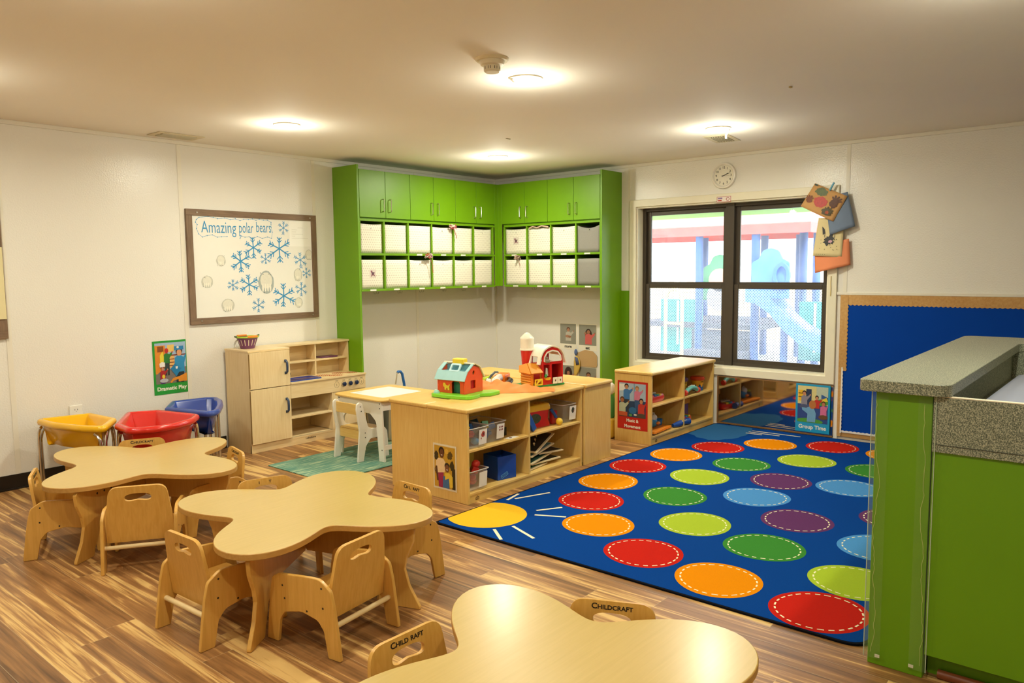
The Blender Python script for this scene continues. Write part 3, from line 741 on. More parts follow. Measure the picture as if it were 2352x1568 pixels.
def poster(name, label, M, w, h, border, shapes, word, tcol='#f2ecdc', band=.2, tsz=.055, lines=1):
    t_ = thing(name, label, 'poster', M.translation, 0)
    L = M.copy(); L.translation = (0, 0, 0)
    MB().box(0, 0, 0, w, h, .0015, M=L).build('card', plain(border, rough=.3, var=.03), t_)
    e = .06 * w
    art(t_, 'printed_photo', L @ Matrix.Translation((e, h * band, .0017)), w - 2 * e, h * (1 - band) - e, shapes)
    for k, wd_ in enumerate(word):
        text(t_, 'lettering', wd_, L @ Matrix.Translation((w / 2, h * band * (.52 if len(word) == 1 else (.70 - .46 * k)), .0018)), tsz, tcol, 'CENTER', .0012)
    return t_
FULL = [(0, 0), (1, 0), (1, 1), (0, 1)]
def person(x, y, s, skin, hair, top, legs=None, sitting=False):
    L = [(top, [(x - .12 * s, y + .12 * s), (x - .05 * s, y + .08 * s), (x + .05 * s, y + .08 * s), (x + .12 * s, y + .12 * s), (x + .13 * s, y + .42 * s), (x - .13 * s, y + .42 * s)]),
         (top, [(x + .10 * s, y + .12 * s), (x + .22 * s, y + .05 * s), (x + .25 * s, y + .10 * s), (x + .12 * s, y + .24 * s)]),
         (skin, ell(x + .245 * s, y + .05 * s, .03 * s, .03 * s, 8)),
         (hair, ell(x, y - .01 * s, .085 * s, .08 * s, 14)), (skin, ell(x, y + .02 * s, .065 * s, .065 * s, 14))]
    if legs and not sitting: L += [(legs, [(x - .11 * s, y + .40 * s), (x + .11 * s, y + .40 * s), (x + .10 * s, y + .80 * s), (x + .02 * s, y + .80 * s), (x, y + .5 * s), (x - .02 * s, y + .80 * s), (x - .10 * s, y + .80 * s)])]
    if legs and sitting: L += [(legs, ell(x, y + .46 * s, .2 * s, .08 * s, 12))]
    return L
dp = [('#9fb6cf', FULL), ('#7d746c', [(0, .68), (1, .62), (1, 1), (0, 1)]), ('#e08a2c', [(0, .06), (.33, .06), (.33, .6), (.05, .75), (0, .75)]), ('#8a4c1c', [(.08, .08), (.28, .08), (.28, .22), (.08, .22)]),
      ('#e8c069', [(.40, .06), (.62, .05), (.62, .22), (.40, .24)]), ('#7a3420', [(.45, .30), (1, .30), (1, .33), (.45, .33)]), ('#e2b269', [(.45, .33), (.62, .33), (.62, .62), (.45, .62)]),
      ('#7a3420', [(.45, .40), (.62, .40), (.62, .42), (.45, .42)]), ('#7a3420', [(.45, .48), (.62, .48), (.62, .5), (.45, .5)]), ('#7a3420', [(.45, .56), (.62, .56), (.62, .58), (.45, .58)]),
      ('#e8d23c', [(.15, .3), (.25, .2), (.3, .45), (.15, .5)])]
dp += person(.37, .2, .75, '#b8302a', '#c42f26', '#2d7a35', '#33403f')
dp += person(.78, .24, 1.25, '#d99a70', '#23282c', '#2f8ec0', '#263238') + [('#2f7fb4', [(.62, .10), (.92, .10), (.93, .19), (.62, .2)]), ('#e8e2d4', ell(.74, .13, .04, .03, 10)), ('#1f7db0', [(.48, .65), (.62, .52), (.82, .66), (.66, .85)]), ('#efe9e0', [(.64, .6), (.72, .6), (.70, .66), (.65, .66)])]
dp += [('#e08f2c', [(.44, .98), (.55, .88), (.75, .85), (1, .78), (1, .98), (.72, .98), (.72, .92), (.55, .95), (.5, 1)])]
dp += person(.22, .62, .65, '#c98a68', '#6b2f24', '#a8282c', '#5a3a78') + [('#f1ece2', [(.12, .5), (.2, .46), (.3, .48), (.3, .58), (.13, .59)]), ('#e9c93a', ell(.24, .82, .05, .05, 10)), ('#b9b9bd', ell(.25, .92, .14, .05, 12))]
poster('activity_poster', 'green bordered Dramatic Play poster on the left wall', frame((-3.937, -.001, .508), (1, 0, 0), (0, 0, 1)), .274, .414, '#2c9a3a', dp, ['Dramatic Play'], tsz=.041)
gt = [('#d9cf8e', FULL), ('#b9c8b4', [(.62, 0), (1, 0), (1, .5), (.62, .5)]), ('#2b4a8c', [(0, .5), (1, .5), (1, 1), (0, 1)]), ('#243a5c', [(.28, .08), (.46, .08), (.46, .5), (.28, .5)]), ('#e8b52a', [(.02, .12), (.18, .12), (.18, .42), (.02, .42)]), ('#4a3a20', [(.02, .2), (.18, .2), (.18, .22), (.02, .22)]), ('#4a3a20', [(.02, .3), (.18, .3), (.18, .32), (.02, .32)]),
      ('#2d5c9c', [(.78, .2), (1, .28), (1, .4), (.78, .36)]), ('#4e9a3c', ell(.82, .42, .2, .09, 16)), ('#e4d040', [(.75, .36), (.95, .28), (1, .38), (.8, .40)]), ('#4e9a3c', ell(.4, .96, .45, .08, 16))]
gt += person(.22, .2, .8, '#c58a66', '#2a1a16', '#8a8796', '#4a5678', True) + person(.64, .3, .7, '#c58a66', '#1f1612', '#c0302c') + person(.86, .45, .8, '#b87a56', '#4a2a1c', '#d0709a', '#6b4a2c', True) + [('#6fa6cc', [(.30, .60), (.42, .55), (.56, .62), (.62, .74), (.6, .98), (.32, .98), (.34, .76), (.16, .66), (.15, .6)]), ('#b8763c', ell(.50, .50, .12, .12, 14))]
poster('activity_poster', 'blue bordered Group Time poster at the end of the low mirror', frame((-.030, -3.457, .035), (0, -1, 0), (0, 0, 1)), .287, .412, '#1f9ccb', gt, ['Group Time'], tsz=.046)
# mirror under the window
mt = thing('wall_mirror', 'long low acrylic mirror in thin brown frame under the window', 'mirror', (-.002, -2.728, .012))
mm, nt, b = new_mat('acrylic_mirror'); b.inputs['Base Color'].default_value = (.56, .50, .46, 1); b.inputs['Metallic'].default_value = 1; b.inputs['Roughness'].default_value = .045
nz = N(nt, 'ShaderNodeTexNoise'); nz.inputs['Scale'].default_value = 2.5; bp = N(nt, 'ShaderNodeBump'); bp.inputs['Strength'].default_value = .03; bp.inputs['Distance'].default_value = .02
tcm = N(nt, 'ShaderNodeTexCoord'); nt.links.new(tcm.outputs['Object'], nz.inputs['Vector']); nt.links.new(nz.outputs['Fac'], bp.inputs['Height']); nt.links.new(bp.outputs['Normal'], b.inputs['Normal'])
MB().box(-.016, -1.035, .012, -.010, 0, .428).build('mirror_sheet', mm, mt, smooth=False)
MB().box(-.022, -1.035, 0, 0, 0, .012).box(-.022, -.012, .012, 0, 0, .428).box(-.022, -1.035, .428, 0, 0, .436).build('mirror_frame', plain('#8a6236', rough=.5, var=.15), mt)
# bulletin board
bb = thing('bulletin_board', 'large blue bulletin board with brown scalloped border on right wall', 'bulletin board', (-.0015, -3.80, .03))
MB().box(-.014, -3.4, 0, 0, 0, 1.175).build('cork_board', plain('#b98a4c', rough=.8, scale=3), bb)
MB().box(-.017, -3.36, .045, -.0145, -.012, 1.11).build('blue_paper', plain('#0340a2', rough=.8, var=.06, scale=4, spec=.1), bb)
MR = frame((0, 0, 0), (0, -1, 0), (0, 0, 1))
def scallop(par, name, x0, y0, x1, y1, wdt, side, col, off=.0175, amp=.008, step=.032, n0=None):
    """strip from a to b; scalloped on one side"""
    a = Vector((x0, y0)); b = Vector((x1, y1)); L = (b - a).length; d = (b - a) / L; nn = Vector((-d.y, d.x)) * side
    k = int(L / step); P = [a]
    P = [(a.x, a.y)]
    Q = []
    for i in range(k * 6 + 1):
        s_ = i / (k * 6) * L; h = wdt - amp + abs(math.sin(PI * s_ / step)) * amp
        p = a + d * s_ + nn * h; Q.append((p.x, p.y))
    P = [(a.x, a.y), (b.x, b.y)] + Q[::-1]
    ar = sum(P[i][0] * P[(i + 1) % len(P)][1] - P[(i + 1) % len(P)][0] * P[i][1] for i in range(len(P)))
    if ar < 0: P = P[::-1]
    M_ = MR.copy(); M_.translation = Vector((-off, 0, 0))
    return MB().plate(P, [], .002, M_).build(name, col, par)
TAN = wood('#b98745', '#d0a566', 'x', rough=.6, coat=0, scale=4)
scallop(bb, 'scalloped_border', 0, 1.175, 3.4, 1.175, .085, -1, TAN)
scallop(bb, 'scalloped_border', -.0, .55, -.0, 1.175, .065, -1, TAN, off=.0196)
scallop(bb, 'scalloped_border', -.0, .0, -.0, .55, .034, -1, TAN, off=.0196)
scallop(bb, 'torn_white_border', .024, .03, .024, .58, .014, -1, M_WHITE, off=.0222, amp=.004)
scallop(bb, 'torn_white_border', .03, .035, 3.3, .035, .018, 1, M_WHITE, off=.0175, amp=.005)
# clock
ck = thing('wall_clock', 'round white wall clock showing ten past two above the window', 'clock', (-.001, -2.756, 2.258))
MC = frame((0, 0, 0), (0, -1, 0), (0, 0, 1))
MB().lathe([(0, 0), (.115, 0), (.117, .012), (.112, .026), (.102, .03), (.092, .022), (.09, .016)], n=48, M=MC).build('clock_rim', plain('#f1ece0', rough=.3), ck)
MB().cyl(MC @ Vector((0, 0, .004)), MC @ Vector((0, 0, .015)), .0905, 40).build('clock_face', plain('#ede8d8', rough=.5), ck)
for k in range(1, 13):
    a = PI / 2 - k * PI / 6; text(ck, 'numeral', str(k), MC @ Matrix.Translation((.071 * math.cos(a), .071 * math.sin(a), .0155)), .028, '#33312c', 'CENTER', .0004)
def hand(a, L, w_, z, nm):
    d = Vector((math.cos(a), math.sin(a), 0)); n_ = Vector((-d.y, d.x, 0)) * w_
    A = [-d * .018 - n_, d * L - n_ * .5, d * L + n_ * .5, -d * .018 + n_]
    MB().add([MC @ (p + Vector((0, 0, z))) for p in A] + [MC @ (p + Vector((0, 0, z + .001))) for p in A], [(3, 2, 1, 0), (4, 5, 6, 7), (0, 1, 5, 4), (1, 2, 6, 5), (2, 3, 7, 6), (3, 0, 4, 7)]).build(nm, plain('#1c1b1a', rough=.4), ck)
hand(R(90 - 66), .048, .003, .0165, 'hour_hand'); hand(R(90 - 72), .068, .002, .018, 'minute_hand'); hand(R(90 - 95), .062, .0008, .0195, 'second_hand')
# sticker on casing
MK = frame((-.0205, -2.697, 2.023), (0, -1, 0), (0, 0, 1))
stk = thing('casing_sticker', 'small red and white printed sticker on top window casing', 'sticker', (-.0205, -2.697, 2.023))
ML = frame((0, 0, 0), (0, -1, 0), (0, 0, 1))
MB().box(0, 0, 0, .134, .05, .0008, M=ML).build('sticker_paper', plain('#f0e6dc', rough=.5), stk)
art(stk, 'printed_marks', ML @ Matrix.Translation((0, 0, .0009)), .134, .05, [('#b8404a', [(0, 0), (1, 0), (1, .06), (0, .06)]), ('#b8404a', [(0, .94), (1, .94), (1, 1), (0, 1)]), ('#b8404a', [(0, 0), (.03, 0), (.03, 1), (0, 1)]), ('#b8404a', [(.97, 0), (1, 0), (1, 1), (.97, 1)]), ('#8a6aa0', [(.08, .2), (.4, .2), (.4, .42), (.08, .42)]), ('#c04038', [(.08, .58), (.35, .58), (.35, .82), (.08, .82)]), ('#a85058', ell(.78, .5, .13, .3, 14)), ('#f0e6dc', ell(.78, .5, .09, .2, 14))])
# outlet
ot = thing('wall_outlet', 'white wall outlet plate above the yellow tub', 'outlet', (-4.495, -.0005, .45))
MB().box(-.045, -.008, -.06, .04, 0, .065).build('cover_plate', plain('#f3efe4', rough=.35), ot, bevel=.003)
q = MB()
for z in (.035, -.022): q.box(-.012, -.0088, z - .006, -.009, -.0081, z + .004).box(.005, -.0088, z - .006, .008, -.0081, z + .004).box(-.004, -.0088, z - .014, 0, -.0081, z - .011)
q.build('socket_slot', plain('#3a352e'), ot, smooth=False)
# sign language picture cards
def card(y, z, w, h, label, word, shapes, cap=.2):
    t_ = thing('picture_card', label, 'picture card', (-.001, y, z), 0, 'picture cards taped inside the cubby corner')
    L = frame((0, 0, 0), (0, -1, 0), (0, 0, 1))
    MB().box(0, 0, 0, w, h, .001, M=L).build('card', plain('#efe8d6', rough=.4, var=.02), t_)
    art(t_, 'printed_photo', L @ Matrix.Translation((.008, h * cap, .0012)), w - .016, h * (1 - cap) - .008, shapes)
    if word: text(t_, 'lettering', word, L @ Matrix.Translation((w / 2, h * cap * .5, .0013)), .042, '#2b2620', 'CENTER', .0014)
GB = '#8f8d80'
card(-.905, .592, .222, .275, 'picture card reading more with a child in pale shirt', 'more', [(GB, FULL)] + person(.52, .28, 1.35, '#a8775c', '#5a3424', '#b9b3a6') + [('#a8775c', ell(.45, .62, .12, .07, 12)), ('#9c6c52', ell(.60, .64, .1, .06, 12))])
card(-1.150, .588, .235, .278, 'picture card reading eat with a child in coral shirt', 'eat', [(GB, FULL), ('#3a241c', ell(.55, .48, .2, .28, 16))] + person(.55, .32, 1.5, '#a06c50', '#2f1d18', '#d0605c') + [('#a06c50', ell(.38, .42, .07, .06, 10))])
card(-.900, .148, .23, .275, 'picture card of a long haired girl below the more card', '', [(GB, FULL), ('#3a2620', ell(.52, .42, .24, .36, 18))] + person(.52, .34, 1.4, '#a06c50', '#33201a', '#b06a52'))
card(-1.150, .145, .235, .272, 'picture card of a curly haired child below the eat card', '', [(GB, FULL)] + person(.55, .36, 1.6, '#a06c50', '#4a3022', '#9a8a74') + [('#f3ece4', ell(.56, .46, .09, .025, 10))])
tag(MB().plate(rpoly([(0, 0), (.25, 0), (.25, .12), (.20, .165), (.10, .175), (0, .14)], .03), [], .006, frame((-.004, -1.14, .42), (0, -1, 0), (0, 0, 1))).build('tan_board', plain('#c3a070', rough=.5, scale=6)), 'tan rounded board on wall between upper and lower picture cards', 'board')
tt = thing('cloth_toy', 'small yellow cloth toy with blue end hanging between picture cards', 'toy', (-.02, -1.13, .40))
MB().add([(0, .035, .14), (0, -.04, .14), (0, -.085, .02), (0, .03, -.02), (0, .0, -.1), (0, .03, -.1)], [(0, 1, 2, 3), (3, 2, 4, 5)]).build('cloth_body', plain('#d8b254', rough=.9, bump=.3), tt, solid=.016, subsurf=1)
MB().ball((0, .0, .165), (.012, .02, .035), 12).build('cloth_end', plain('#5a6f9c', rough=.9), tt)
MB().add([(-.010, .01, .12), (-.010, -.03, .11), (-.010, -.05, .04), (-.010, -.01, .03)], [(0, 1, 2, 3)]).build('sewn_patch', plain('#5b6288', rough=.9, var=.4, scale=90), tt, solid=.002)
# paintings clipped beside the window
def paper(name, label, P, M, col, shapes=None, curl=.01, seedv=0):
    """P: four corners (y,z) tl,tr,br,bl on the wall, M: standoff at the four corners"""
    t_ = thing(name, label, 'artwork', (0, P[0][0], P[0][1]), 0)
    n = 10; vs = []; rnd = random.Random(seedv)
    def pt(u, v):
        y = (P[0][0] * (1 - u) + P[1][0] * u) * (1 - v) + (P[3][0] * (1 - u) + P[2][0] * u) * v
        z = (P[0][1] * (1 - u) + P[1][1] * u) * (1 - v) + (P[3][1] * (1 - u) + P[2][1] * u) * v
        x = (M[0] * (1 - u) + M[1] * u) * (1 - v) + (M[3] * (1 - u) + M[2] * u) * v
        x += curl * math.sin(PI * u) * (.4 + v)
        return Vector((-x, y - P[0][0], z - P[0][1]))
    G = [[pt(i / n, j / n) for i in range(n + 1)] for j in range(n + 1)]
    mb = MB().add([p for r in G for p in r], [(j * (n + 1) + i, j * (n + 1) + i + 1, (j + 1) * (n + 1) + i + 1, (j + 1) * (n + 1) + i) for j in range(n) for i in range(n)])
    mb.build('sheet', plain(col, rough=.8, var=.06, scale=12), t_, solid=.0012)
    if shapes:
        cols = []; mb = MB()
        for k, (c, poly) in enumerate(shapes):
            if c not in cols: cols.append(c)
            cx_ = sum(p[0] for p in poly) / len(poly); cy_ = sum(p[1] for p in poly) / len(poly); n_ = len(poly)
            rings = [[pt(min(max(cx_ + (x - cx_) * q, 0), 1), min(max(cy_ + (y - cy_) * q, 0), 1)) + Vector((-.0022 - k * .0002, 0, 0)) for x, y in poly] for q in (.02, .35, .7, 1)]
            mb.add([p for r in rings for p in r], [(i * n_ + j, i * n_ + (j + 1) % n_, (i + 1) * n_ + (j + 1) % n_, (i + 1) * n_ + j) for i in range(3) for j in range(n_)], cols.index(c))
        mb.build('paint', [plain(c, rough=.5, var=.45, scale=70) for c in cols], t_, smooth=False)
    return t_
def blob(cx, cy, rx, ry, seed_, n=20, j=.2, a=0):
    r = random.Random(seed_); return [(cx + rx * (1 + r.uniform(-j, j)) * math.cos(2 * PI * i / n + a), cy + ry * (1 + r.uniform(-j, j)) * math.sin(2 * PI * i / n + a)) for i in range(n)]
def handprint(cx, cy, s, a, seed_):
    r = random.Random(seed_); out = [blob(cx, cy, .10 * s, .10 * s, seed_, 14, .12)]
    for k in range(5):
        t = a + (k - 2) * .42; L = .21 * s if 0 < k < 4 else .17 * s
        d = Vector((math.cos(t), math.sin(t))); n_ = Vector((-d.y, d.x)) * .025 * s; p0 = Vector((cx, cy)) + d * .07 * s; p1 = Vector((cx, cy)) + d * L
        out.append([tuple(p0 - n_), tuple(p1 - n_), tuple(p1 + d * .02 * s), tuple(p1 + n_), tuple(p0 + n_)])
    return out
paper('painted_paper', 'salmon orange paper at the bottom of the clipped paintings', [(-3.58, 1.62), (-3.855, 1.66), (-3.872, 1.45), (-3.594, 1.384)], [.028, .03, .03, .04], '#e88e62', [('#b84a30', blob(.35, .32, .07, .03, 4)), ('#c86a40', blob(.55, .34, .05, .02, 5))], .02, 2)
hp = [('#2b2c2e', blob(.5, .58, .19, .12, 1, 26, .35)), ('#2f2b28', [(.2, .22), (.3, .28), (.36, .40), (.26, .44)]), ('#2f2b28', [(.62, .30), (.78, .24), (.74, .34)]), ('#c79aa8', blob(.56, .60, .07, .04, 2)), ('#26262a', blob(.58, .45, .06, .05, 9)), ('#8d8468', blob(.34, .46, .02, .05, 3, 10)), ('#8d8468', blob(.70, .46, .02, .05, 4, 10))]
rnd = random.Random(5)
for k in range(16): hp.append(('#2b2c2e', blob(.5 + rnd.uniform(-.28, .34), .62 + rnd.uniform(-.12, .22), .012, .01, k, 7)))
for k in range(5): hp.append(('#4a4438', blob(.15 + .07 * k, .95, .010, .006, k + 30, 7)))
paper('painted_paper', 'cream paper with black paint splotch face clipped beside the window', [(-3.61, 1.84), (-3.815, 1.82), (-3.806, 1.512), (-3.573, 1.528)], [.036, .038, .044, .045], '#dccb9a', hp, .008, 3)
paper('construction_paper', 'blank blue-grey paper clipped behind the handprint painting', [(-3.66, 2.0), (-3.838, 2.035), (-3.905, 1.758), (-3.709, 1.694)], [.045, .045, .05, .052], '#6f7f98', None, .012, 4)
sh = [('#54602a', blob(.30, .20, .17, .15, 11)), ('#b8322a', blob(.43, .55, .19, .2, 12, 26, .12))]
for pl in handprint(.78, .36, 1.1, R(-80), 13): sh.append(('#5a3018', pl))
sh.append(('#5a3018', blob(.78, .42, .12, .16, 14)))
for pl in handprint(.12, .66, .9, R(-110), 15): sh.append(('#7a3f1c', pl))
for pl in handprint(.72, .80, .95, R(-70), 16): sh.append(('#4f4420', pl))
sh += [('#4f4420', blob(.72, .80, .13, .12, 17)), ('#a8481c', blob(.74, .80, .05, .06, 18)), ('#2f3a20', blob(.07, .04, .06, .035, 19))]
paper('painted_paper', 'tan paper with five painted handprints clipped by the window', [(-3.581, 2.123), (-3.84, 2.00), (-3.737, 1.802), (-3.468, 1.942)], [.058, .058, .064, .06], '#c99a62', sh, .012, 5)
tag(MB().box(-.007, -.006, -.035, .007, .006, .035).cyl((-.009, 0, -.004), (.009, 0, -.004), .004, 8).build('clothespin', plain('#2f8fb0', rough=.4), bevel=.0015, loc=(-.068, -3.72, 2.085)), 'blue clothespin holding the handprint painting', 'clothespin')
bpy.data.objects['clothespin'].rotation_euler = (R(28), 0, 0)
tag(MB().tube([(0, 0, 0), (.002, .002, -.05), (-.001, -.001, -.11), (0, .001, -.165)], .0028, 8).build('hanging_cord', plain('#d0b468', rough=.7), loc=(-.026, -3.72, 1.36)), 'thin yellow cord hanging on the right window casing', 'cord')

# ------------------------------------------------------------------ shelf units
def shelf_unit(name, label, loc, rz, L, D, H, cols=2, poster=None, logo=True, group='low maple toy shelves', shelfz=.32):
    """long axis along local x, open towards local -y"""
    t_ = thing(name, label, 'shelf', loc, rz, group)
    w = .018
    top = MB().box(-.012, -.012, H - .03, L + .012, D, H).build('top_board', M_MAPLEX, t_, bevel=.012, seg=4)
    MB().box(0, 0, 0, w, D, H - .03).build('side_panel', M_MAPLE, t_, bevel=.002)
    MB().box(L - w, 0, 0, L, D, H - .03).build('side_panel', M_MAPLE, t_, bevel=.002)
    MB().box(w, D - .012, .02, L - w, D - .002, H - .031).build('back_panel', M_MAPLE, t_)
    MB().box(w, .002, .050, L - w, D - .013, .066).build('bottom_shelf', M_MAPLEX, t_, bevel=.002)
    MB().box(w, .006, 0, L - w, .022, .050).build('kick_board', M_MAPLEX, t_)
    for k in range(1, cols): MB().box(L * k / cols - .009, .003, .0665, L * k / cols + .009, D - .013, H - .031).build('divider', M_MAPLE, t_, bevel=.002)
    for k in range(cols):
        a = w if k == 0 else L * k / cols + .0095; b = L - w if k == cols - 1 else L * (k + 1) / cols - .0095
        MB().box(a, .002, shelfz, b, D - .013, shelfz + .016).build('shelf_board', M_MAPLEX, t_, bevel=.003)
    if logo:
        g = MB(); ML = frame((.09, .0055, .025), (1, 0, 0), (0, 0, 1))
        g.plate([(-.016, -.012), (.016, -.012), (.016, .004), (0, .014), (-.016, .004)], [[(-.011, -.008), (-.011, .002), (0, .009), (.011, .002), (.011, -.008)]], .0004, ML)
        g.box(-.006, -.006, 0, .006, -.003, .0004, M=ML).box(-.006, 0, 0, .006, .003, .0004, M=ML)
        g.build('maker_mark', plain('#6b4a22'), t_, smooth=False)
    return t_
SH = .597
s1 = shelf_unit('toy_shelf', 'low maple toy shelf facing the rug with toy barns on top', (-3.252, -2.636, 0), 0, 1.212, .352, SH)
s2 = shelf_unit('toy_shelf', 'low maple shelf backed against the rug-facing shelf, open to the corner', (-2.045, -1.925, 0), PI, 1.20, .352, SH - .003, logo=False)
s3 = shelf_unit('toy_shelf', 'low maple shelf standing end-on to the rug, right of the toy barns', (-1.675, -2.645, 0), PI / 2, 1.25, .345, SH + .003, logo=False)
s4 = shelf_unit('toy_shelf', 'low maple toy shelf with the Music & Movement poster under the window', (-1.160, -2.70, 0), 0, 1.13, .352, .60, shelfz=.305)
mmv = [('#a9bccb', FULL), ('#2a4568', [(0, .55), (1, .50), (1, 1), (0, 1)]), ('#e6e4dc', [(.0, .04), (.25, .03), (.25, .22), (0, .25)]), ('#7a9cb8', [(.55, 0), (.6, 0), (.6, .5), (.55, .5)])]
mmv += person(.28, .10, .95, '#c58a66', '#2a1d18', '#3f78b4', '#34404c') + person(.68, .14, .85, '#c58a66', '#8a6a3c', '#d07a94', '#3a5a86') + person(.12, .50, 1.0, '#a86a46', '#5a3a24', '#b9c2a4', '#4a4436', True) + person(.84, .50, .95, '#c58a66', '#1d1512', '#c03a30', '#54483c', True)
mmv += [('#c45a34', [(0, .86), (.32, .86), (.32, .98), (0, .98)]), ('#2f6fa0', ell(.52, .80, .15, .10, 14)), ('#5a9a50', ell(.44, .94, .06, .04, 10)), ('#d8d0c4', ell(.62, .92, .06, .03, 10))]
poster('activity_poster', 'red bordered Music & Movement poster on the shelf end', frame((-1.1605, -2.378, .108), (0, -1, 0), (0, 0, 1)), .288, .404, '#c8281e', mmv, ['Music &', 'Movement'], band=.26, tsz=.036)
fp = thing('family_photo', 'laminated photo of a woman and child on shelf end', 'photo', (-3.2535, -2.337, .062)); L = frame((0, 0, 0), (0, -1, 0), (0, 0, 1))
MB().box(0, 0, 0, .205, .29, .001, M=L).build('laminate', plain('#e9dcc0', rough=.2), fp)
fs_ = [('#c99a2c', FULL), ('#3f3218', blob(.1, .25, .1, .12, 1)), ('#5a4518', blob(.75, .2, .12, .1, 2)), ('#e0b040', blob(.6, .12, .1, .06, 3)), ('#3a3014', blob(.85, .45, .1, .12, 5)), ('#6a5016', blob(.12, .6, .1, .1, 6)), ('#2f2810', [(.85, .5), (1, .5), (1, 1), (.85, 1)])]
fs_ += [('#9c2450', [(.18, .62), (.44, .62), (.46, 1), (.2, 1)]), ('#f0d0a0', [(.08, .38), (.2, .30), (.45, .30), (.56, .40), (.50, .62), (.16, .66), (.06, .60)]), ('#5a3420', [(.06, .5), (.14, .5), (.2, .85), (.12, .85)]), ('#2a1a12', ell(.36, .13, .14, .11, 16)), ('#6b3f26', ell(.37, .18, .11, .11, 16)),
        ('#3f6c9c', [(.42, .72), (.7, .70), (.72, 1), (.4, 1)]), ('#e8c43c', [(.52, .64), (.72, .62), (.88, .70), (.88, .95), (.74, .97), (.70, .75), (.52, .8)]), ('#2a1a12', ell(.62, .46, .12, .08, 14)), ('#7a4a2e', ell(.62, .52, .10, .09, 14)), ('#f4ece0', ell(.37, .215, .04, .01, 8)), ('#f4ece0', ell(.62, .55, .04, .01, 8))]
art(fp, 'printed_photo', L @ Matrix.Translation((.010, .012, .0012)), .185, .266, fs_)
# ------------------------------------------------------------------ rug
RX0, RX1, RY0, RY1 = -3.62, -.03, -5.05, -2.722
rug_cols = {'blue': '#033c88', 'black': '#14141a', 'red': '#bb2014', 'orange': '#e08600', 'green': '#3a8030', 'lime': '#a2b830', 'purple': '#5e3260', 'sky': '#4a8ac6', 'sun': '#e8b62a', 'cream': '#efe4c0', 'cloud': '#2f6698'}
keys = list(rug_cols)
mats = [plain(rug_cols[k], rough=.95, var=.10, scale=260, bump=.5, bscale=420, spec=.05) for k in keys]
rg = MB()
out = rpoly([(RX0, RY0), (RX1, RY0), (RX1, RY1), (RX0, RY1)], [.10, .1, .05, .02])
inn = rpoly([(RX0 + .012, RY0 + .014), (RX1 - .01, RY0 + .014), (RX1 - .01, RY1 - .012), (RX0 + .012, RY1 - .012)], [.09, .09, .05, .02])
rg.plate(out, [], .0085, Matrix.Translation((0, 0, .0006)), keys.index('black'))
rg.plate(inn, [], .0015, Matrix.Translation((0, 0, .0085)), keys.index('blue'))
def flat(poly, z, key):
    poly = [(min(max(x, RX0 + .012), RX1 - .01), min(max(y, RY0 + .014), RY1 - .012)) for x, y in poly]
    T = tessellate_polygon([[Vector((x, y, 0)) for x, y in poly]])
    rg.add([(x, y, z) for x, y in poly], [tuple(t) for t in T], keys.index(key))
CIRC = [('red', -.93, -3.173), ('orange', -.573, -3.456), ('red', -.369, -3.878), ('orange', -.384, -4.335), ('orange', -1.348, -3.027), ('red', -1.825, -2.973), ('green', -1.322, -3.54), ('lime', -.937, -3.876), ('green', -.927, -4.357),
        ('orange', -2.298, -3.033), ('lime', -1.816, -3.458), ('purple', -1.586, -3.933), ('sky', -1.465, -4.34), ('red', -2.726, -3.189), ('green', -2.325, -3.545), ('sky', -2.026, -3.952), ('orange', -3.072, -3.475), ('lime', -2.724, -3.891),
        ('purple', -2.32, -4.312), ('sky', -2.486, -4.793), ('red', -3.288, -3.893), ('green', -2.834, -4.334), ('orange', -3.367, -4.334), ('lime', -3.007, -4.828), ('red', -3.41, -4.805), ('purple', -1.95, -4.75), ('red', -.55, -4.76), ('orange', -1.0, -4.80), ('lime', -1.45, -4.80)]
rnd = random.Random(11)
for c, x, y in CIRC:
    ph = rnd.uniform(0, 6); r0 = .2
    def rad(t): return r0 * (1 + .022 * math.cos(2 * t + ph) + .014 * math.cos(3 * t + ph * 2))
    n = 48; flat([(x + rad(2 * PI * i / n) * math.cos(2 * PI * i / n), y + rad(2 * PI * i / n) * math.sin(2 * PI * i / n)) for i in range(n)], .0104, c)
    nd = 26
    for k in range(nd):
        a0 = 2 * PI * (k + .2) / nd; a1 = 2 * PI * (k + .78 + rnd.uniform(-.08, .08)) / nd; ri = .868; wd_ = .0036
        flat([(x + (rad(a0) * ri - wd_) * math.cos(a0), y + (rad(a0) * ri - wd_) * math.sin(a0)), (x + (rad(a1) * ri - wd_) * math.cos(a1), y + (rad(a1) * ri - wd_) * math.sin(a1)),
              (x + (rad(a1) * ri + wd_) * math.cos(a1), y + (rad(a1) * ri + wd_) * math.sin(a1)), (x + (rad(a0) * ri + wd_) * math.cos(a0), y + (rad(a0) * ri + wd_) * math.sin(a0))], .0109, 'cream')
flat([(-3.335 + .235 * math.cos(2 * PI * i / 48), -2.868 + .235 * math.sin(2 * PI * i / 48)) for i in range(48)], .0104, 'sun')
for a, b_ in (((-2.995, -2.796), (-2.754, -2.886)), ((-3.046, -2.772), (-2.88, -2.742)), ((-3.096, -3.048), (-2.953, -3.132)), ((-3.07, -2.98), (-2.90, -3.02)), ((-3.166, -3.091), (-3.083, -3.257)), ((-3.397, -3.12), (-3.477, -3.334)), ((-3.28, -3.13), (-3.26, -3.28)), ((-3.501, -3.072), (-3.60, -3.20)), ((-.164, -3.132), (-.153, -3.547)), ((-.226, -3.126), (-.227, -3.396)), ((-.284, -3.124), (-.275, -3.264))):
    pass
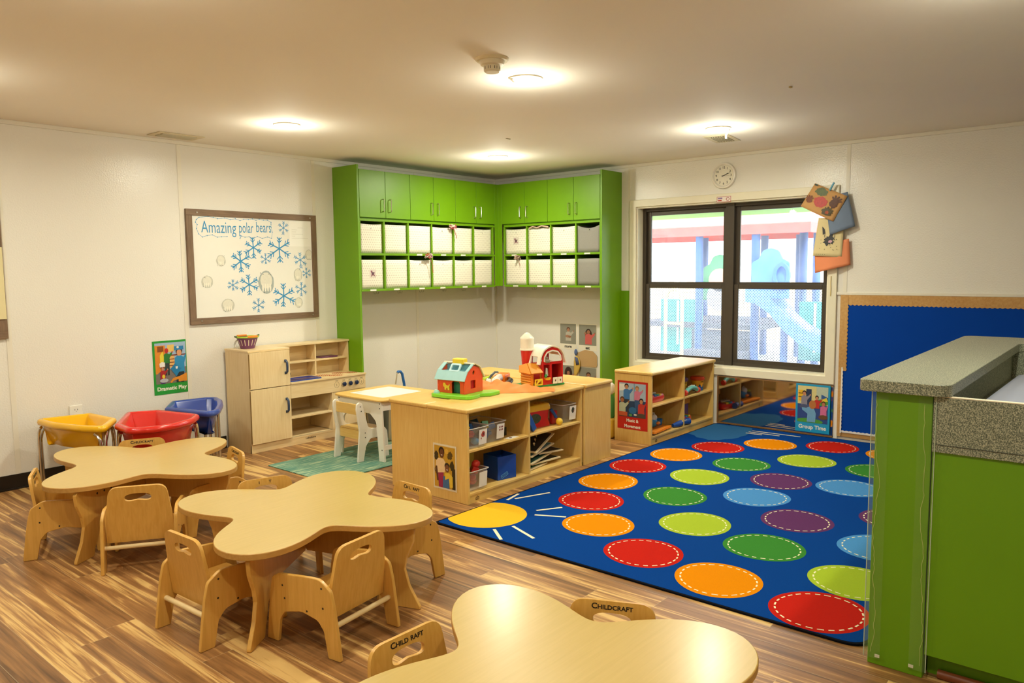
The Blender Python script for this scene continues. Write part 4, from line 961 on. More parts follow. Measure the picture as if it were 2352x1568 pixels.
def bar(a, b_, w_=.009):
    a = Vector(a); b_ = Vector(b_); d = (b_ - a).normalized(); n_ = Vector((-d.y, d.x)) * w_; flat([tuple(a - n_), tuple(b_ - n_), tuple(b_ + n_), tuple(a + n_)], .0106, 'cream')
for a, b_ in (((1183, 1145), 0),): pass
for a, b_ in [((-2.995, -2.796), (-2.754, -2.886)), ((-3.046, -2.776), (-2.90, -2.745)), ((-3.096, -3.048), (-2.953, -3.132)), ((-3.166, -3.091), (-3.083, -3.257)), ((-3.397, -3.12), (-3.477, -3.334)), ((-3.501, -3.072), (-3.60, -3.21)), ((-.164, -3.132), (-.153, -3.547)), ((-.226, -3.126), (-.227, -3.396)), ((-.284, -3.124), (-.275, -3.264))]: bar(a, b_)
cl = [(-.08, -2.735), (-.06, -3.085), (-.16, -3.13), (-.25, -3.135), (-.29, -3.155), (-.38, -3.165), (-.45, -3.15), (-.5, -3.155), (-.58, -3.13), (-.62, -3.09), (-.69, -3.06), (-.73, -2.99), (-.70, -2.93), (-.70, -2.87), (-.64, -2.82), (-.60, -2.735)]
flat(cl, .0103, 'cloud')
rug = rg.build('area_rug', mats, smooth=False)
tag(rug, 'large blue classroom rug with rows of stitched coloured dots', 'rug')
# teal mat under the white table
tag(MB().plate(rpoly([(-3.49, -1.53), (-2.05, -1.53), (-2.05, -.80), (-3.49, -.80)], .01), [], .006, Matrix.Translation((0, 0, .0006))).build('floor_mat', mat_teal(), bevel=.002), 'teal streaked mat under the white play table', 'mat')

# ------------------------------------------------------------------ clover tables
FC = {'T1': ((-4.685, -1.475), 64.6, [0.4801, -0.0009, 0.0079, 0.0182, 0.0094, -0.0054, 0.0038, -0.1418, 0.0015, -0.0074, 0.0043, -0.0109, -0.012, -0.0012, -0.0046], (-148, -66)),
      'T2': ((-4.625, -2.93), 73.7, [0.4729, 0.0071, -0.0034, 0.0249, 0.0016, -0.0032, -0.0044, -0.142, -0.001, 0.0003, -0.0034, -0.0138, -0.0048, -0.0083, -0.0], (-146, -71)),
      'T3': ((-5.057, -4.68), 14.7, [0.4644, 0.0012, -0.0095, 0.0018, -0.0021, -0.0033, 0.0107, -0.1367, 0.0045, 0.0102, -0.0054, -0.0051, -0.0115, -0.0003, 0.0022], (-120.3, -30.3))}
FK = [0, 1, 2, 3, 4, 5, 6, 8]
def clover(key, label):
    (cx, cy), ph, co_, legs = FC[key]
    def rad(a):
        th = a - R(ph); i = 0; v = 0
        for k in FK:
            v += co_[i] * math.cos(k * th); i += 1
            if k: v += co_[i] * math.sin(k * th); i += 1
        return v
    n = 120; ol = [(rad(2 * PI * i / n) * math.cos(2 * PI * i / n), rad(2 * PI * i / n) * math.sin(2 * PI * i / n)) for i in range(n)]
    t_ = thing('clover_table', label, 'table', (cx, cy, 0), 0, 'clover shaped toddler tables')
    MB().plate(ol, [], .026, Matrix.Translation((0, 0, .364)), 0, 1).build('tabletop', [M_TOP, M_TOPEDGE], t_, bevel=.004, seg=3, ang=30)
    half = [(.46, .3635), (.545, .3635), (.565, .345), (.558, .29), (.525, .22), (.515, .17), (.535, .10), (.585, .012), (.585, .0), (.455, .0), (.448, .03), (.41, .13), (.34, .19), (0, .19)]
    prof = [(0, .3635)] + half
    full = prof + [(-x, z) for x, z in half[::-1][1:]]
    full = full[:-0] if False else full
    P = rpoly(full, .012, 3)
    for k, a in enumerate(legs):
        for sg in (0, 1):
            aa = R(a) + sg * PI
            half_P = rpoly([(.010, .3635)] + half[:-1] + [(.010, .19)], .012, 3)
            M_ = frame((0, 0, 0), (math.cos(aa), math.sin(aa), 0), (0, 0, 1)); M_ = M_ @ Matrix.Translation((0, 0, -.009))
            lg = MB().plate(half_P, [], .018, M_).build('leg', M_CHAIR, t_, bevel=.003)
            for q in range(3): MB().cyl(M_ @ Vector((.30 + q * .055, .315, -.001)), M_ @ Vector((.30 + q * .055, .315, .019)), .006, 10).build('bolt_head', M_SCREW, lg)
    return t_
clover('T1', 'clover shaped maple table nearest the coloured tubs')
clover('T2', 'clover shaped maple table in the middle of the room')
clover('T3', 'clover shaped maple table cut off by the bottom of the picture')

# ------------------------------------------------------------------ toddler chairs
def make_chair():
    t_ = thing('toddler_chair', '', 'chair', (0, 0, 0), 0, 'low plywood toddler chairs')
    side = [(-.198, 0), (-.185, .10), (-.170, .20), (-.155, .262), (-.10, .298), (-.04, .295), (.12, .278), (.158, .262), (.172, .20), (.186, .10), (.198, 0), (.135, 0), (.122, .09), (.095, .128), (.0, .150), (-.085, .135), (-.115, .10), (-.135, 0)]
    side = rpoly(side, [.006, .05, .05, .035, .06, .03, .03, .05, .05, .05, .006, .006, .04, .03, .08, .04, .04, .006], 4)
    for x in (-.172, .156):
        M_ = frame((x, 0, 0), (0, 1, 0), (0, 0, 1))
        pn = MB().plate(side, [], .016, M_).build('side_panel', M_CHAIR, t_, bevel=.004, seg=3)
        g = MB(); xo = x - .0006 if x < 0 else x + .016; 
        for y, z in ((-.11, .265), (-.115, .19), (-.03, .16), (.09, .185), (.10, .235)): g.cyl((xo, y, z), (xo + .0006, y, z), .0042, 10)
        g.build('screw', M_SCREW, pn)
    MB().box(-.155, -.10, .168, .155, .125, .182).build('seat', M_CHAIRX, t_, bevel=.003)
    bk = rpoly([(-.153, 0), (.153, 0), (.150, .11), (.128, .285), (-.128, .285), (-.150, .11)], [.004, .004, .03, .05, .05, .03], 5)
    hd = []
    for k in range(32):
        t = 2 * PI * k / 32; cx_ = math.copysign(abs(math.cos(t)) ** .75, math.cos(t)); sx_ = math.copysign(abs(math.sin(t)) ** .75, math.sin(t))
        x = .060 * cx_; y = .228 + .0215 * sx_ - .03 * x * x / .06
        if math.sin(t) < 0: y += .009 * math.exp(-(x / .030) ** 2)
        hd.append((x, y))
    Mb = Matrix.Translation((0, -.108, .135)) @ Matrix.Rotation(R(8), 4, 'X') @ frame((0, 0, 0), (1, 0, 0), (0, 0, 1))
    MB().plate(bk, [hd], .014, Mb).build('backrest', M_CHAIR, t_, bevel=.004, seg=3)
    MB().cyl((-.157, -.150, .118), (.157, -.150, .118), .0105, 14).build('rear_rail', M_DOWEL, t_)
    MB().cyl((-.157, .125, .150), (.157, .125, .150), .0105, 14).build('front_rail', M_DOWEL, t_)
    return t_, Mb
ch0, CMb = make_chair()
bkr = [c for c in ch0.children if c.name.startswith('backrest')][0]
# front face of the backrest is the one turned towards +y
MT = CMb @ Matrix.Translation((0, 0, -.0004)) @ Matrix.Rotation(PI, 4, 'Y')
def chair_text(body, parent, spacing=1.0):
    return text(parent, 'lettering', body, MT @ Matrix.Translation((0, .2665, 0)), .024, '#241a10', 'CENTER', .0005, caps=True, xs=1.12, spacing=spacing)
CH = [((-4.907, -1.96), -33, 'toddler chair seen from behind in front of the table by the tubs', None),
      ((-5.079, -1.454), -115, 'toddler chair at the left end of the table by the tubs', 'Childcraft'),
      ((-4.565, -1.175), 155, 'toddler chair between the red tub and the far side of the table', 'Childcraft'),
      ((-4.426, -1.727), 78, 'toddler chair at the right side of the table by the tubs, facing left', 'Childcraft'),
      ((-5.039, -2.936), -87.3, 'toddler chair on the left side of the middle table', None),
      ((-4.793, -3.368), 8.6, 'toddler chair with its back to the camera at the middle table', None),
      ((-4.292, -3.117), 88, 'toddler chair on the rug side of the middle table', 'Ch l  raft'),
      ((-4.57, -2.60), 163, 'toddler chair behind the middle table, only its handle edge showing', 'i      t'),
      ((-5.19, -4.396), 179, 'toddler chair with worn lettering at the nearest table', 'Child raft'),
      ((-4.778, -4.649), 115, 'toddler chair with sharp black lettering between nearest table and rug', 'Childcraft')]
for i, ((x, y), rz, lab, tx) in enumerate(CH):
    if i == 0: c = ch0; c.location = (x, y, 0); c.rotation_euler = (0, 0, R(rz)); c['label'] = lab
    else: c = dup(ch0, (x, y, 0), R(rz), lab)
    if tx:
        bk = [q for q in c.children if q.name.startswith('backrest')][0]; chair_text(tx, bk)

# ------------------------------------------------------------------ tubs on chrome stands
def tub(label, pts, rad_, col, H=.475, depth=.175):
    cx = sum(p[0] for p in pts) / len(pts); cy = sum(p[1] for p in pts) / len(pts)
    t_ = thing('sensory_tub', label, 'tub', (cx, cy, 0), 0, 'coloured tubs on chrome tube stands')
    P = rpoly([(x - cx, y - cy) for x, y in pts], rad_, 6)
    ar = sum(P[i][0] * P[(i + 1) % len(P)][1] - P[(i + 1) % len(P)][0] * P[i][1] for i in range(len(P)))
    if ar < 0: P = P[::-1]
    def inset(d):
        out = []; k = len(P)
        for i in range(k):
            a = Vector(P[i - 1]); b_ = Vector(P[i]); c = Vector(P[(i + 1) % k]); e = (c - a)
            nn = Vector((-e.y, e.x)); nn = nn.normalized() if nn.length > 1e-9 else Vector((0, 0)); out.append(b_ + nn * d)
        return out
    m = plain(col, rough=.22, var=.03, scale=6, coat=.3)
    def L(d, z): return [Vector((p.x, p.y, z)) for p in inset(d)]
    prof = [(.085, H - depth), (.060, H - depth + .01), (.034, H - .06), (.028, H - .04), (.012, H - .044), (-.002, H - .036), (-.006, H - .022), (-.002, H - .008), (.010, H), (.028, H - .001), (.040, H - .012), (.064, H - depth + .03), (.09, H - depth + .008)]
    MB().loft([L(d, z) for d, z in prof], cap0=True, cap1=True).build('tub_basin', m, t_, ang=60)
    st = MB(); cs = [(p[0] - cx, p[1] - cy) for p in pts]
    cs = [c for c in cs]
    idx = leg_idx.get(label[:3], range(len(cs)))
    k = 0
    for i in idx:
        q = Vector(cs[i]); nx = Vector(cs[(i + 1) % len(cs)]); pv = Vector(cs[i - 1])
        b1 = q * (1 - .012 / q.length)
        for tgt in (nx, pv):
            d = (tgt - q).normalized(); o = b1 + d * .02
            MB().tube([(o.x, o.y, .0), (o.x, o.y, H - .14), (o.x + d.x * .012, o.y + d.y * .012, H - .09), (o.x + d.x * .030, o.y + d.y * .030, H - .062), (o.x + d.x * .05, o.y + d.y * .05, H - .050)], .0105, 10).build('leg', M_CHROME, t_)
    for i in idx:
        a = Vector(cs[i]) * .84; st.tube([(a.x * .98, a.y * .98, .14), (a.x * 1.05, a.y * 1.05, .14)], .006, 8)
    return t_
leg_idx = {'yel': (0, 1, 2, 3), 'red': (0, 1, 2, 3), 'blu': (0, 1, 2, 3)}
tub('yellow plastic tub on a chrome stand, leftmost against the wall', [(-4.79, -.10), (-4.456, -.163), (-4.43, -.50), (-4.61, -.767), (-4.70, -.60), (-4.775, -.35)], [.05, .03, .04, .05, .3, .3], '#f2b80e')
tub('red plastic tub on a chrome stand between the yellow and blue tubs', [(-4.525, -.715), (-4.29, -.33), (-4.105, -.43), (-4.01, -.82), (-4.13, -.96), (-4.29, -1.02), (-4.43, -1.015), (-4.54, -.93)], [.05, .03, .03, .06, .3, .3, .3, .06], '#d5261c')
tub('blue plastic tub on a chrome stand beside the play kitchen', [(-4.04, -.38), (-3.88, -.14), (-3.62, -.18), (-3.56, -.24), (-3.60, -.38), (-3.69, -.55), (-3.83, -.76), (-3.935, -.82)], [.03, .03, .05, .06, .3, .3, .2, .05], '#24459c')

# ------------------------------------------------------------------ play kitchen
kt = thing('play_kitchen', 'maple play kitchen with refrigerator doors, blue sink and stove knobs', 'play kitchen', (-3.362, -.372, 0))
W1, WK, D, KH, CH_ = .362, 1.128, .345, .822, .53
def kp(mb, name, m=M_KIT, par=None, **k): return mb.build(name, m, par or kt, bevel=k.pop('bevel', .0015), **k)
kp(MB().box(0, 0, 0, .015, D, KH - .016), 'side_panel'); kp(MB().box(W1 - .002, .02, 0, W1 + .012, D, KH - .016), 'side_panel'); kp(MB().box(WK - .015, .015, 0, WK, D, CH_ - .018), 'side_panel')
kp(MB().box(WK - .015, .20, CH_, WK, D, KH - .018), 'side_panel')
kp(MB().box(-.004, -.004, KH - .016, W1 + .012, D + .003, KH), 'top_board', M_KITX)
kp(MB().box(W1 + .012, .19, KH - .016, WK + .002, D + .003, KH), 'top_board', M_KITX)
kp(MB().box(.0, .001, 0, 1.148, .014, .068), 'kick_board', M_KITX)
def fridge(z0, z1, hz0, hz1):
    d = kp(MB().box(.004, -.014, z0, W1 + .004, .0, z1), 'door')
    h = [(.324, -.015, hz1), (.324, -.028, hz1), (.324, -.040, hz1 - .012), (.324, -.042, (hz0 + hz1) / 2), (.324, -.040, hz0 + .012), (.324, -.028, hz0), (.324, -.015, hz0)]
    MB().tube(h, .009, 10).box(.314, -.018, hz1 - .008, .334, -.014, hz1 + .012).box(.314, -.018, hz0 - .012, .334, -.014, hz0 + .008).build('handle', plain('#2c3f5e', rough=.35), d)
    MB().cyl((.002, -.006, z0 + .01), (.002, -.006, z1 - .01), .003, 6).build('hinge', plain('#9a7a44', metal=.6, rough=.4), d)
fridge(.072, .508, .30, .40); fridge(.514, KH - .018, .62, .715)
kp(MB().box(W1 + .013, D - .012, .02, WK - .016, D - .002, KH - .017), 'back_panel', M_KITX)
kp(MB().box(W1 + .013, -.012, CH_ - .016, WK + .003, D - .013, CH_), 'countertop', M_KITX)
kp(MB().box(W1 + .013, -.004, .395, 1.150, .010, CH_ - .017), 'front_rail', M_KITX)
kp(MB().box(WK + .0035, -.012, CH_ - .016, 1.153, .017, CH_), 'counter_edge', M_KITX)
kp(MB().box(.80, 0, .069, 1.148, .014, .394), 'oven_panel')
kp(MB().box(.785, .0, .069, .799, D - .013, .394), 'divider')
kp(MB().box(W1 + .013, .0, .052, .784, D - .013, .068), 'shelf_board', M_KITX); kp(MB().box(W1 + .013, .003, .222, .784, D - .013, .238), 'shelf_board', M_KITX)
kp(MB().box(W1 + .013, .205, .655, WK - .016, D - .013, .670), 'shelf_board', M_KITX)
kp(MB().box(.765, .205, CH_ + .0005, .779, D - .013, .6545), 'divider'); kp(MB().box(.765, .205, .6705, .779, D - .013, KH - .017), 'divider')
# sink
P = rpoly([(W1 + .018, .0), (.70, .0), (.70, .19), (W1 + .018, .19)], .035)
def ins(P, d):
    cx = sum(p[0] for p in P) / len(P); cy = sum(p[1] for p in P) / len(P); return [(cx + (x - cx) * (1 - d / .16), cy + (y - cy) * (1 - d / .09)) for x, y in P]
S0 = [Vector((x, y + .002, CH_ + .001)) for x, y in P]; S1 = [Vector((x, y + .002, CH_ + .008)) for x, y in ins(P, .003)]; S2 = [Vector((x, y + .002, CH_ + .006)) for x, y in ins(P, .014)]; S3 = [Vector((x, y + .002, CH_ + .0018)) for x, y in ins(P, .022)]
MB().loft([S0, S1, S2, S3], cap1=True).build('sink_basin', plain('#17398f', rough=.15, coat=.5), kt, ang=50)
MB().box(.43, .212, CH_ + .001, .50, .24, CH_ + .022).build('faucet_base', M_KITX, kt, bevel=.002)
MB().box(.443, .225, CH_ + .022, .462, .238, CH_ + .115).box(.443, .185, CH_ + .10, .462, .2245, CH_ + .125).build('faucet', M_KIT, kt, bevel=.003)
MB().cyl((.495, .205, CH_ + .04), (.495, .235, CH_ + .04), .018, 14).build('tap_knob', plain('#1c2c50', rough=.4), kt)
# printed burners
g = MB()
for cx, cy, r in ((.80, .14, .055), (.87, .055, .055), (.98, .165, .055), (1.07, .10, .05)):
    for q in (1, .66, .34):
        for k in range(int(14 * q) + 3):
            a = 2 * PI * k / (int(14 * q) + 3); g.cyl((cx + r * q * math.cos(a), cy + r * q * .95 * math.sin(a), CH_ + .0002), (cx + r * q * math.cos(a), cy + r * q * .95 * math.sin(a), CH_ + .0009), .0062, 6)
g.build('printed_burner', plain('#b85a2c', rough=.5), kt, smooth=False)
for k, u in enumerate((.835, .909, .976, 1.043, 1.104)):
    MKn = frame((u, -.0045, .455), (1, 0, 0), (0, 0, 1))
    MB().plate(ell(0, 0, .026, .026, 28), [ell(0, 0, .0245, .0245, 28)[::-1]], .0004, MKn).box(-.014, .033, 0, .014, .036, .0004, M=MKn).build('printed_dial', plain('#4a3a24'), kt, smooth=False)
    if 0 < k < 4: MB().lathe([(0, 0), (.016, 0), (.016, .008), (.0185, .012), (.018, .019), (.012, .023), (0, .023)], n=20, M=MKn).box(-.003, -.016, .023, .003, .016, .026, M=MKn).build('knob', plain('#1e2f52', rough=.3), kt)
    else: MB().box(-.0012, -.014, 0, .0012, .010, .0004, M=MKn).build('dial_mark', plain('#4a3a24'), kt, smooth=False)
text(kt, 'lettering', 'Lakeshore', frame((.555, .0005, .040), (1, 0, 0), (0, 0, 1)), .024, '#3c2c14', 'CENTER', .0003)
# basket on the kitchen
bk_ = thing('toy_basket', 'small purple slotted basket with lime rim and orange grips', 'basket', (-3.24, -.165, KH + .0005))
MB().lathe([(0, .002), (.050, .002), (.053, 0), (.056, .004), (.083, .088), (.080, .088), (.051, .008), (0, .006)], n=36).build('basket_body', plain('#75406f', rough=.45), bk_)
g = MB()
for k in range(16):
    a = 2 * PI * k / 16
    g.add([Vector((r * math.cos(a + w_), r * math.sin(a + w_), z)) for r, w_, z in ((.0630, -.04, .026), (.0630, .04, .026), (.0810, .04, .074), (.0810, -.04, .074))], [(0, 1, 2, 3)])
g.build('slot', plain('#e6dcc6', rough=.7), bk_, smooth=False)
MB().tube([(.088 * math.cos(2 * PI * k / 32), .088 * math.sin(2 * PI * k / 32), .094) for k in range(32)], .006, 8, closed=True).build('rim_ring', plain('#a6c832', rough=.4), bk_)
for sg in (-1, 1):
    MB().tube([(.088 * math.cos(a), .088 * math.sin(a), .099) for a in [sg * PI / 2 + R(q) for q in (-28, -14, 0, 14, 28)]], .009, 10).build('grip', plain('#f08a1e', rough=.4), bk_)
MB().tube([(-.09, 0, .098), (-.10, 0, .10), (-.105, .01, .102)], .007, 8).tube([(.09, 0, .098), (.10, 0, .10), (.108, 0, .104)], .007, 8).build('handle_pivot', plain('#4d5a2c', rough=.5), bk_)
wk = thing('wire_whisk', 'thin wire loops lying behind the purple basket', 'utensil', (-3.325, -.14, KH + .004))
MB().tube([(0, 0, 0), (-.015, .01, .03), (0, .01, .06), (.02, 0, .075)], .002, 6).tube([(.01, 0, 0), (.0, .01, .035), (.012, .01, .06), (.02, 0, .075)], .002, 6).tube([(-.015, 0, 0), (-.02, -.01, .03), (-.005, -.01, .06), (.02, 0, .075)], .002, 6).build('wire', M_STEEL, wk)
tg = MB().plate(rpoly([(-.09, -.055), (.09, -.055), (.09, .055), (-.09, .055)], .02), [], .010, Matrix.Identity(4)).build('play_tray', plain('#6d3a5e', rough=.4), loc=(-2.42, -.095, .6708), bevel=.003)
tag(tg, 'flat purple tray on the upper right kitchen shelf', 'tray')

# ------------------------------------------------------------------ white play table and chairs
wt = thing('play_table', 'white legged kids table with maple top and white inset panel', 'table', (-2.63, -1.15, .007))
TZ = .473
MB().plate(rpoly([(-.30, -.30), (.30, -.30), (.30, .30), (-.30, .30)], .07, 8), [], .014, Matrix.Translation((0, 0, TZ - .014))).build('tabletop', M_MAPLEX, wt, bevel=.004)
MB().plate(rpoly([(-.20, -.20), (.20, -.20), (.20, .20), (-.20, .20)], .012), [], .0012, Matrix.Translation((0, 0, TZ))).build('inset_panel', plain('#f3f4f0', rough=.25), wt)
M_WP = plain('#f2eee2', rough=.38, var=.02)
sp = rpoly([(-.285, 0), (-.225, 0), (-.20, .30), (-.13, .355), (.13, .355), (.20, .30), (.225, 0), (.285, 0), (.262, TZ - .0145), (-.262, TZ - .0145)], [.004, .004, .06, .05, .05, .06, .004, .004, .01, .01], 5)
for x in (-.272, .254): 
    p = MB().plate(sp, [], .018, frame((x, 0, 0), (0, 1, 0), (0, 0, 1))).build('leg_frame', M_WP, wt, bevel=.003)
    g = MB(); xo = x - .0006 if x < 0 else x + .018
    for y, z in ((-.245, .44), (-.245, .405), (.245, .44), (-.262, .09), (.262, .09)): g.cyl((xo, y, z), (xo + .0006, y, z), .005, 10)
    g.build('screw', M_SCREW, p)
for y in (-.262, .244): MB().box(-.253, y, .385, .253, y + .018, TZ - .0145).build('apron', M_WP, wt, bevel=.002)
MB().box(-.253, -.27, .085, .253, -.255, .12).build('foot_rail', M_WP, wt, bevel=.002)
def make_wchair(label, loc, rz):
    t_ = thing('play_chair', label, 'chair', loc, rz, 'white and maple kids chairs at the play table')
    side = [(-.155, 0), (-.10, 0), (-.075, .11), (-.03, .165), (.06, .165), (.09, .11), (.10, 0), (.15, 0), (.135, .20), (.11, .235), (-.02, .24), (-.05, .26), (-.10, .44), (-.125, .455), (-.15, .44), (-.155, .40), (-.13, .23)]
    P = rpoly(side, [.004, .004, .02, .03, .03, .02, .004, .004, .02, .03, .02, .03, .02, .02, .02, .03, .05], 4)
    for x in (-.15, .134):
        p = MB().plate(P, [], .016, frame((x, 0, 0), (0, 1, 0), (0, 0, 1))).build('side_panel', M_WP, t_, bevel=.003)
        g = MB(); xo = x - .0006 if x < 0 else x + .016
        for y, z in ((-.12, .42), (-.112, .385), (-.08, .215), (-.08, .18), (.09, .215), (.09, .18)): g.cyl((xo, y, z), (xo + .0006, y, z), .0045, 10)
        g.build('screw', M_SCREW, p)
    MB().box(-.133, -.095, .228, .133, .10, .240).build('seat', M_MAPLEX, t_, bevel=.002)
    MB().box(-.133, -.10, .16, .133, -.088, .227).build('seat_apron', M_MAPLEX, t_, bevel=.002)
    MB().box(-.133, -.13, .355, .133, -.118, .435, M=Matrix.Rotation(R(0), 4, 'X')).build('backrest', M_MAPLEX, t_, bevel=.002)
    return t_
wc = make_wchair('white and maple chair facing the play table from the left', (-2.875, -1.135, .007), -PI / 2)
dup(wc, (-2.36, -1.37, .007), R(170), 'white chair half hidden behind the maple shelf at the play table')
# grey bin and low wooden doll bed behind the table
gb = thing('storage_crate', 'dark grey soft bin under the play table, against the wall side', 'bin', (-2.25, -.69, .0006))
P = rpoly([(-.13, -.12), (.13, -.12), (.13, .12), (-.13, .12)], .04)
MB().loft([[Vector((x * .86, y * .86, 0)) for x, y in P], [Vector((x, y, .25)) for x, y in P], [Vector((x * .96, y * .96, .25)) for x, y in P], [Vector((x * .84, y * .84, .02)) for x, y in P]], cap0=True, cap1=True).build('bin_body', plain('#6e6858', rough=.8, bump=.3), gb)
db = thing('doll_bed', 'low maple doll bed behind the white play table', 'doll furniture', (-1.86, -.30, 0))
for x in (-.32, .30):
    MB().plate(rpoly([(-.17, 0), (-.13, 0), (-.12, .05), (.12, .05), (.13, 0), (.17, 0), (.17, .30), (-.17, .30)], [.003, .003, .01, .01, .003, .003, .03, .03]), [rpoly([(-.05, .19), (-.05, .24), (.05, .24), (.05, .19)], .012)], .018, frame((x, 0, 0), (0, 1, 0), (0, 0, 1))).build('end_panel', M_KIT, db, bevel=.002)
MB().box(-.301, -.165, .10, .299, -.15, .20).build('side_rail', M_KITX, db, bevel=.002); MB().box(-.301, .15, .10, .299, .165, .20).build('side_rail', M_KITX, db, bevel=.002)
MB().box(-.301, -.149, .09, .299, .149, .10).build('bed_board', M_KITX, db)
# push toy handle
pt = thing('push_toy', 'blue bent handle of a push toy rising behind the play table', 'push toy', (-2.02, -.58, 0))
pt.location = (-1.97, -.61, 0.0006)
MB().tube([(-.065, 0, .525), (-.055, 0, .535), (-.03, 0, .532), (-.01, 0, .51), (.01, 0, .42), (.03, 0, .20), (.04, 0, .08)], .0125, 12).build('handle', plain('#2569b0', rough=.35), pt)
MB().tube([(-.065, 0, .525), (-.07, 0, .52), (-.065, .03, .42)], .006, 8).build('brace', plain('#cfc4a8', rough=.4), pt)
MB().plate(rpoly([(-.10, -.07), (.12, -.07), (.12, .07), (-.10, .07)], .03), [], .06, Matrix.Translation((.02, 0, .03))).build('toy_base', plain('#d8b33a', rough=.4), pt, bevel=.006)
g = MB()
for x in (-.06, .10):
    for y in (-.08, .075): g.cyl((x + .0, y, .032), (x, y + .012, .032), .032, 18)
g.build('wheel', plain('#2b2b2e', rough=.6), pt)
# ------------------------------------------------------------------ toys on the shelf top
TS = SH + .0006
b1 = thing('toy_barn', 'orange toy barn with light blue roof on a lime green base', 'toy barn', (-2.885, -2.225, TS), R(6))
# local: ridge along y, gable towards -y
bw, bl, eh, rh = .098, .118, .105, .195
MB().plate(rpoly([(-.165, .13), (-.175, -.02), (-.15, -.16), (-.13, -.19), (-.02, -.185), (.0, -.165), (.05, -.215), (.17, -.215), (.185, -.18), (.185, -.05), (.10, .13)], .035, 5), [], .024, Matrix.Translation((0, 0, 0))).build('base', plain('#7ed32e', rough=.35, coat=.3), b1, bevel=.005, seg=3)
OR = plain('#ec5420', rough=.35, coat=.3)
gab = [(-bw, 0), (bw, 0), (bw, eh), (bw * .62, .165), (.0, rh - .012), (-bw * .62, .165), (-bw, eh)]
gab = [(x, z) for x, z in gab]
MG = frame((0, -bl, .024), (1, 0, 0), (0, 0, 1))
gb2 = MB().plate(gab, [[(-.035, .03), (-.035, .085), (.02, .085), (.02, .03)][::1], ell(0, .135, .013, .015, 14)[::-1]], .012, Matrix.Translation((0, .012, 0)) @ MG).build('gable_wall', OR, b1, bevel=.002)
MB().plate(gab, [], .012, frame((0, bl, .024), (1, 0, 0), (0, 0, 1))).build('gable_wall', OR, b1, bevel=.002)
MB().box(-.030, -bl + .014, .055, .018, -bl + .016, .108).build('red_inner_wall', plain('#b8141a', rough=.4), b1)
MB().plate([(-bl + .013, 0), (-.075, 0), (-.075, .07), (-.066, .082), (-.014, .082), (-.005, .07), (-.005, 0), (bl - .013, 0), (bl - .013, eh), (-bl + .013, eh)], [], .008, frame((-bw, 0, .024), (0, 1, 0), (0, 0, 1))).build('side_wall', OR, b1, bevel=.0015)
MB().box(bw - .008, -bl + .013, .024, bw, bl - .013, .024 + eh).build('side_wall', OR, b1)
MB().box(-bw + .03, -.07, .026, -bw + .034, .0, .10).build('stall_wall', plain('#2f7a62', rough=.5), b1)
LB = plain('#a3d0d2', rough=.4, coat=.2)
# near roof slope: lower skirt and open upper bay
def slab(par, nm, m, A, B, C, Dd, th=.006):
    A, B, C, Dd = map(Vector, (A, B, C, Dd)); n_ = (B - A).cross(Dd - A).normalized() * th
    return MB().add([A, B, C, Dd, A + n_, B + n_, C + n_, Dd + n_], [(3, 2, 1, 0), (4, 5, 6, 7), (0, 1, 5, 4), (1, 2, 6, 5), (2, 3, 7, 6), (3, 0, 4, 7)]).build(nm, m, par, bevel=.0015)
e = bl + .010; z0 = .024
slab(b1, 'roof_slope', LB, (-bw - .016, -e, z0 + eh - .018), (-bw - .016, e, z0 + eh - .018), (-bw * .78, e, z0 + .148), (-bw * .78, -e, z0 + .148), -.007)
slab(b1, 'roof_edge', LB, (-bw * .78, -e, z0 + .146), (-bw * .78, -e + .022, z0 + .146), (-.012, -e + .022, z0 + rh - .006), (-.012, -e, z0 + rh - .006), -.007)
slab(b1, 'roof_edge', LB, (-bw * .78, e - .03, z0 + .146), (-bw * .78, e, z0 + .146), (-.012, e, z0 + rh - .006), (-.012, e - .03, z0 + rh - .006), -.007)
CRM = plain('#ece2c4', rough=.4)
slab(b1, 'roof_slope', CRM, (bw + .012, e, z0 + eh - .012), (bw + .012, -e, z0 + eh - .012), (bw * .62, -e, z0 + .168), (bw * .62, e, z0 + .168), -.006)
slab(b1, 'roof_slope', CRM, (bw * .62, e, z0 + .168), (bw * .62, -e, z0 + .168), (.0, -e, z0 + rh), (.0, e, z0 + rh), -.006)
MB().tube([(-.006, -e, z0 + rh), (-.006, e, z0 + rh)], .0065, 10).build('ridge_bar', CRM, b1)
MB().box(-bw * .74, -bl + .014, z0 + .142, -.0, bl - .014, z0 + .146).box(-.006, -bl + .014, z0 + .146, -.002, bl - .014, z0 + rh - .01).build('loft_floor', plain('#6fa8b4', rough=.5), b1)
dr = MB().plate(rpoly([(-.042, 0), (.042, 0), (.042, .060), (-.042, .060)], .012), [rpoly([(-.030, .010), (-.030, .048), (.030, .048), (.030, .010)], .010)], .010, Matrix.Translation((-.078, -.015, z0 + .142)) @ Matrix.Rotation(R(34), 4, 'Y') @ frame((0, 0, 0), (0, -1, 0), (0, 0, 1))).build('roof_hatch', plain('#c3e6ee', rough=.3), b1, bevel=.002)
MB().box(-.028, -.045, z0 + rh - .01, .03, .045, z0 + rh + .03).build('chimney_button', plain('#f2d236', rough=.35), b1, bevel=.008, seg=3)
MB().ball((-.135, .095, .026), (.022, .022, .02), 14).build('round_button', plain('#9fd4c0', rough=.3), b1)
dog = [(-.03, .03), (-.028, .012), (-.018, .014), (-.016, -.008), (-.004, -.008), (-.002, .006), (.008, .006), (.012, -.008), (.024, -.008), (.022, .014), (.030, .030), (.024, .036), (.016, .022), (-.004, .026), (-.012, .040), (-.028, .040)]
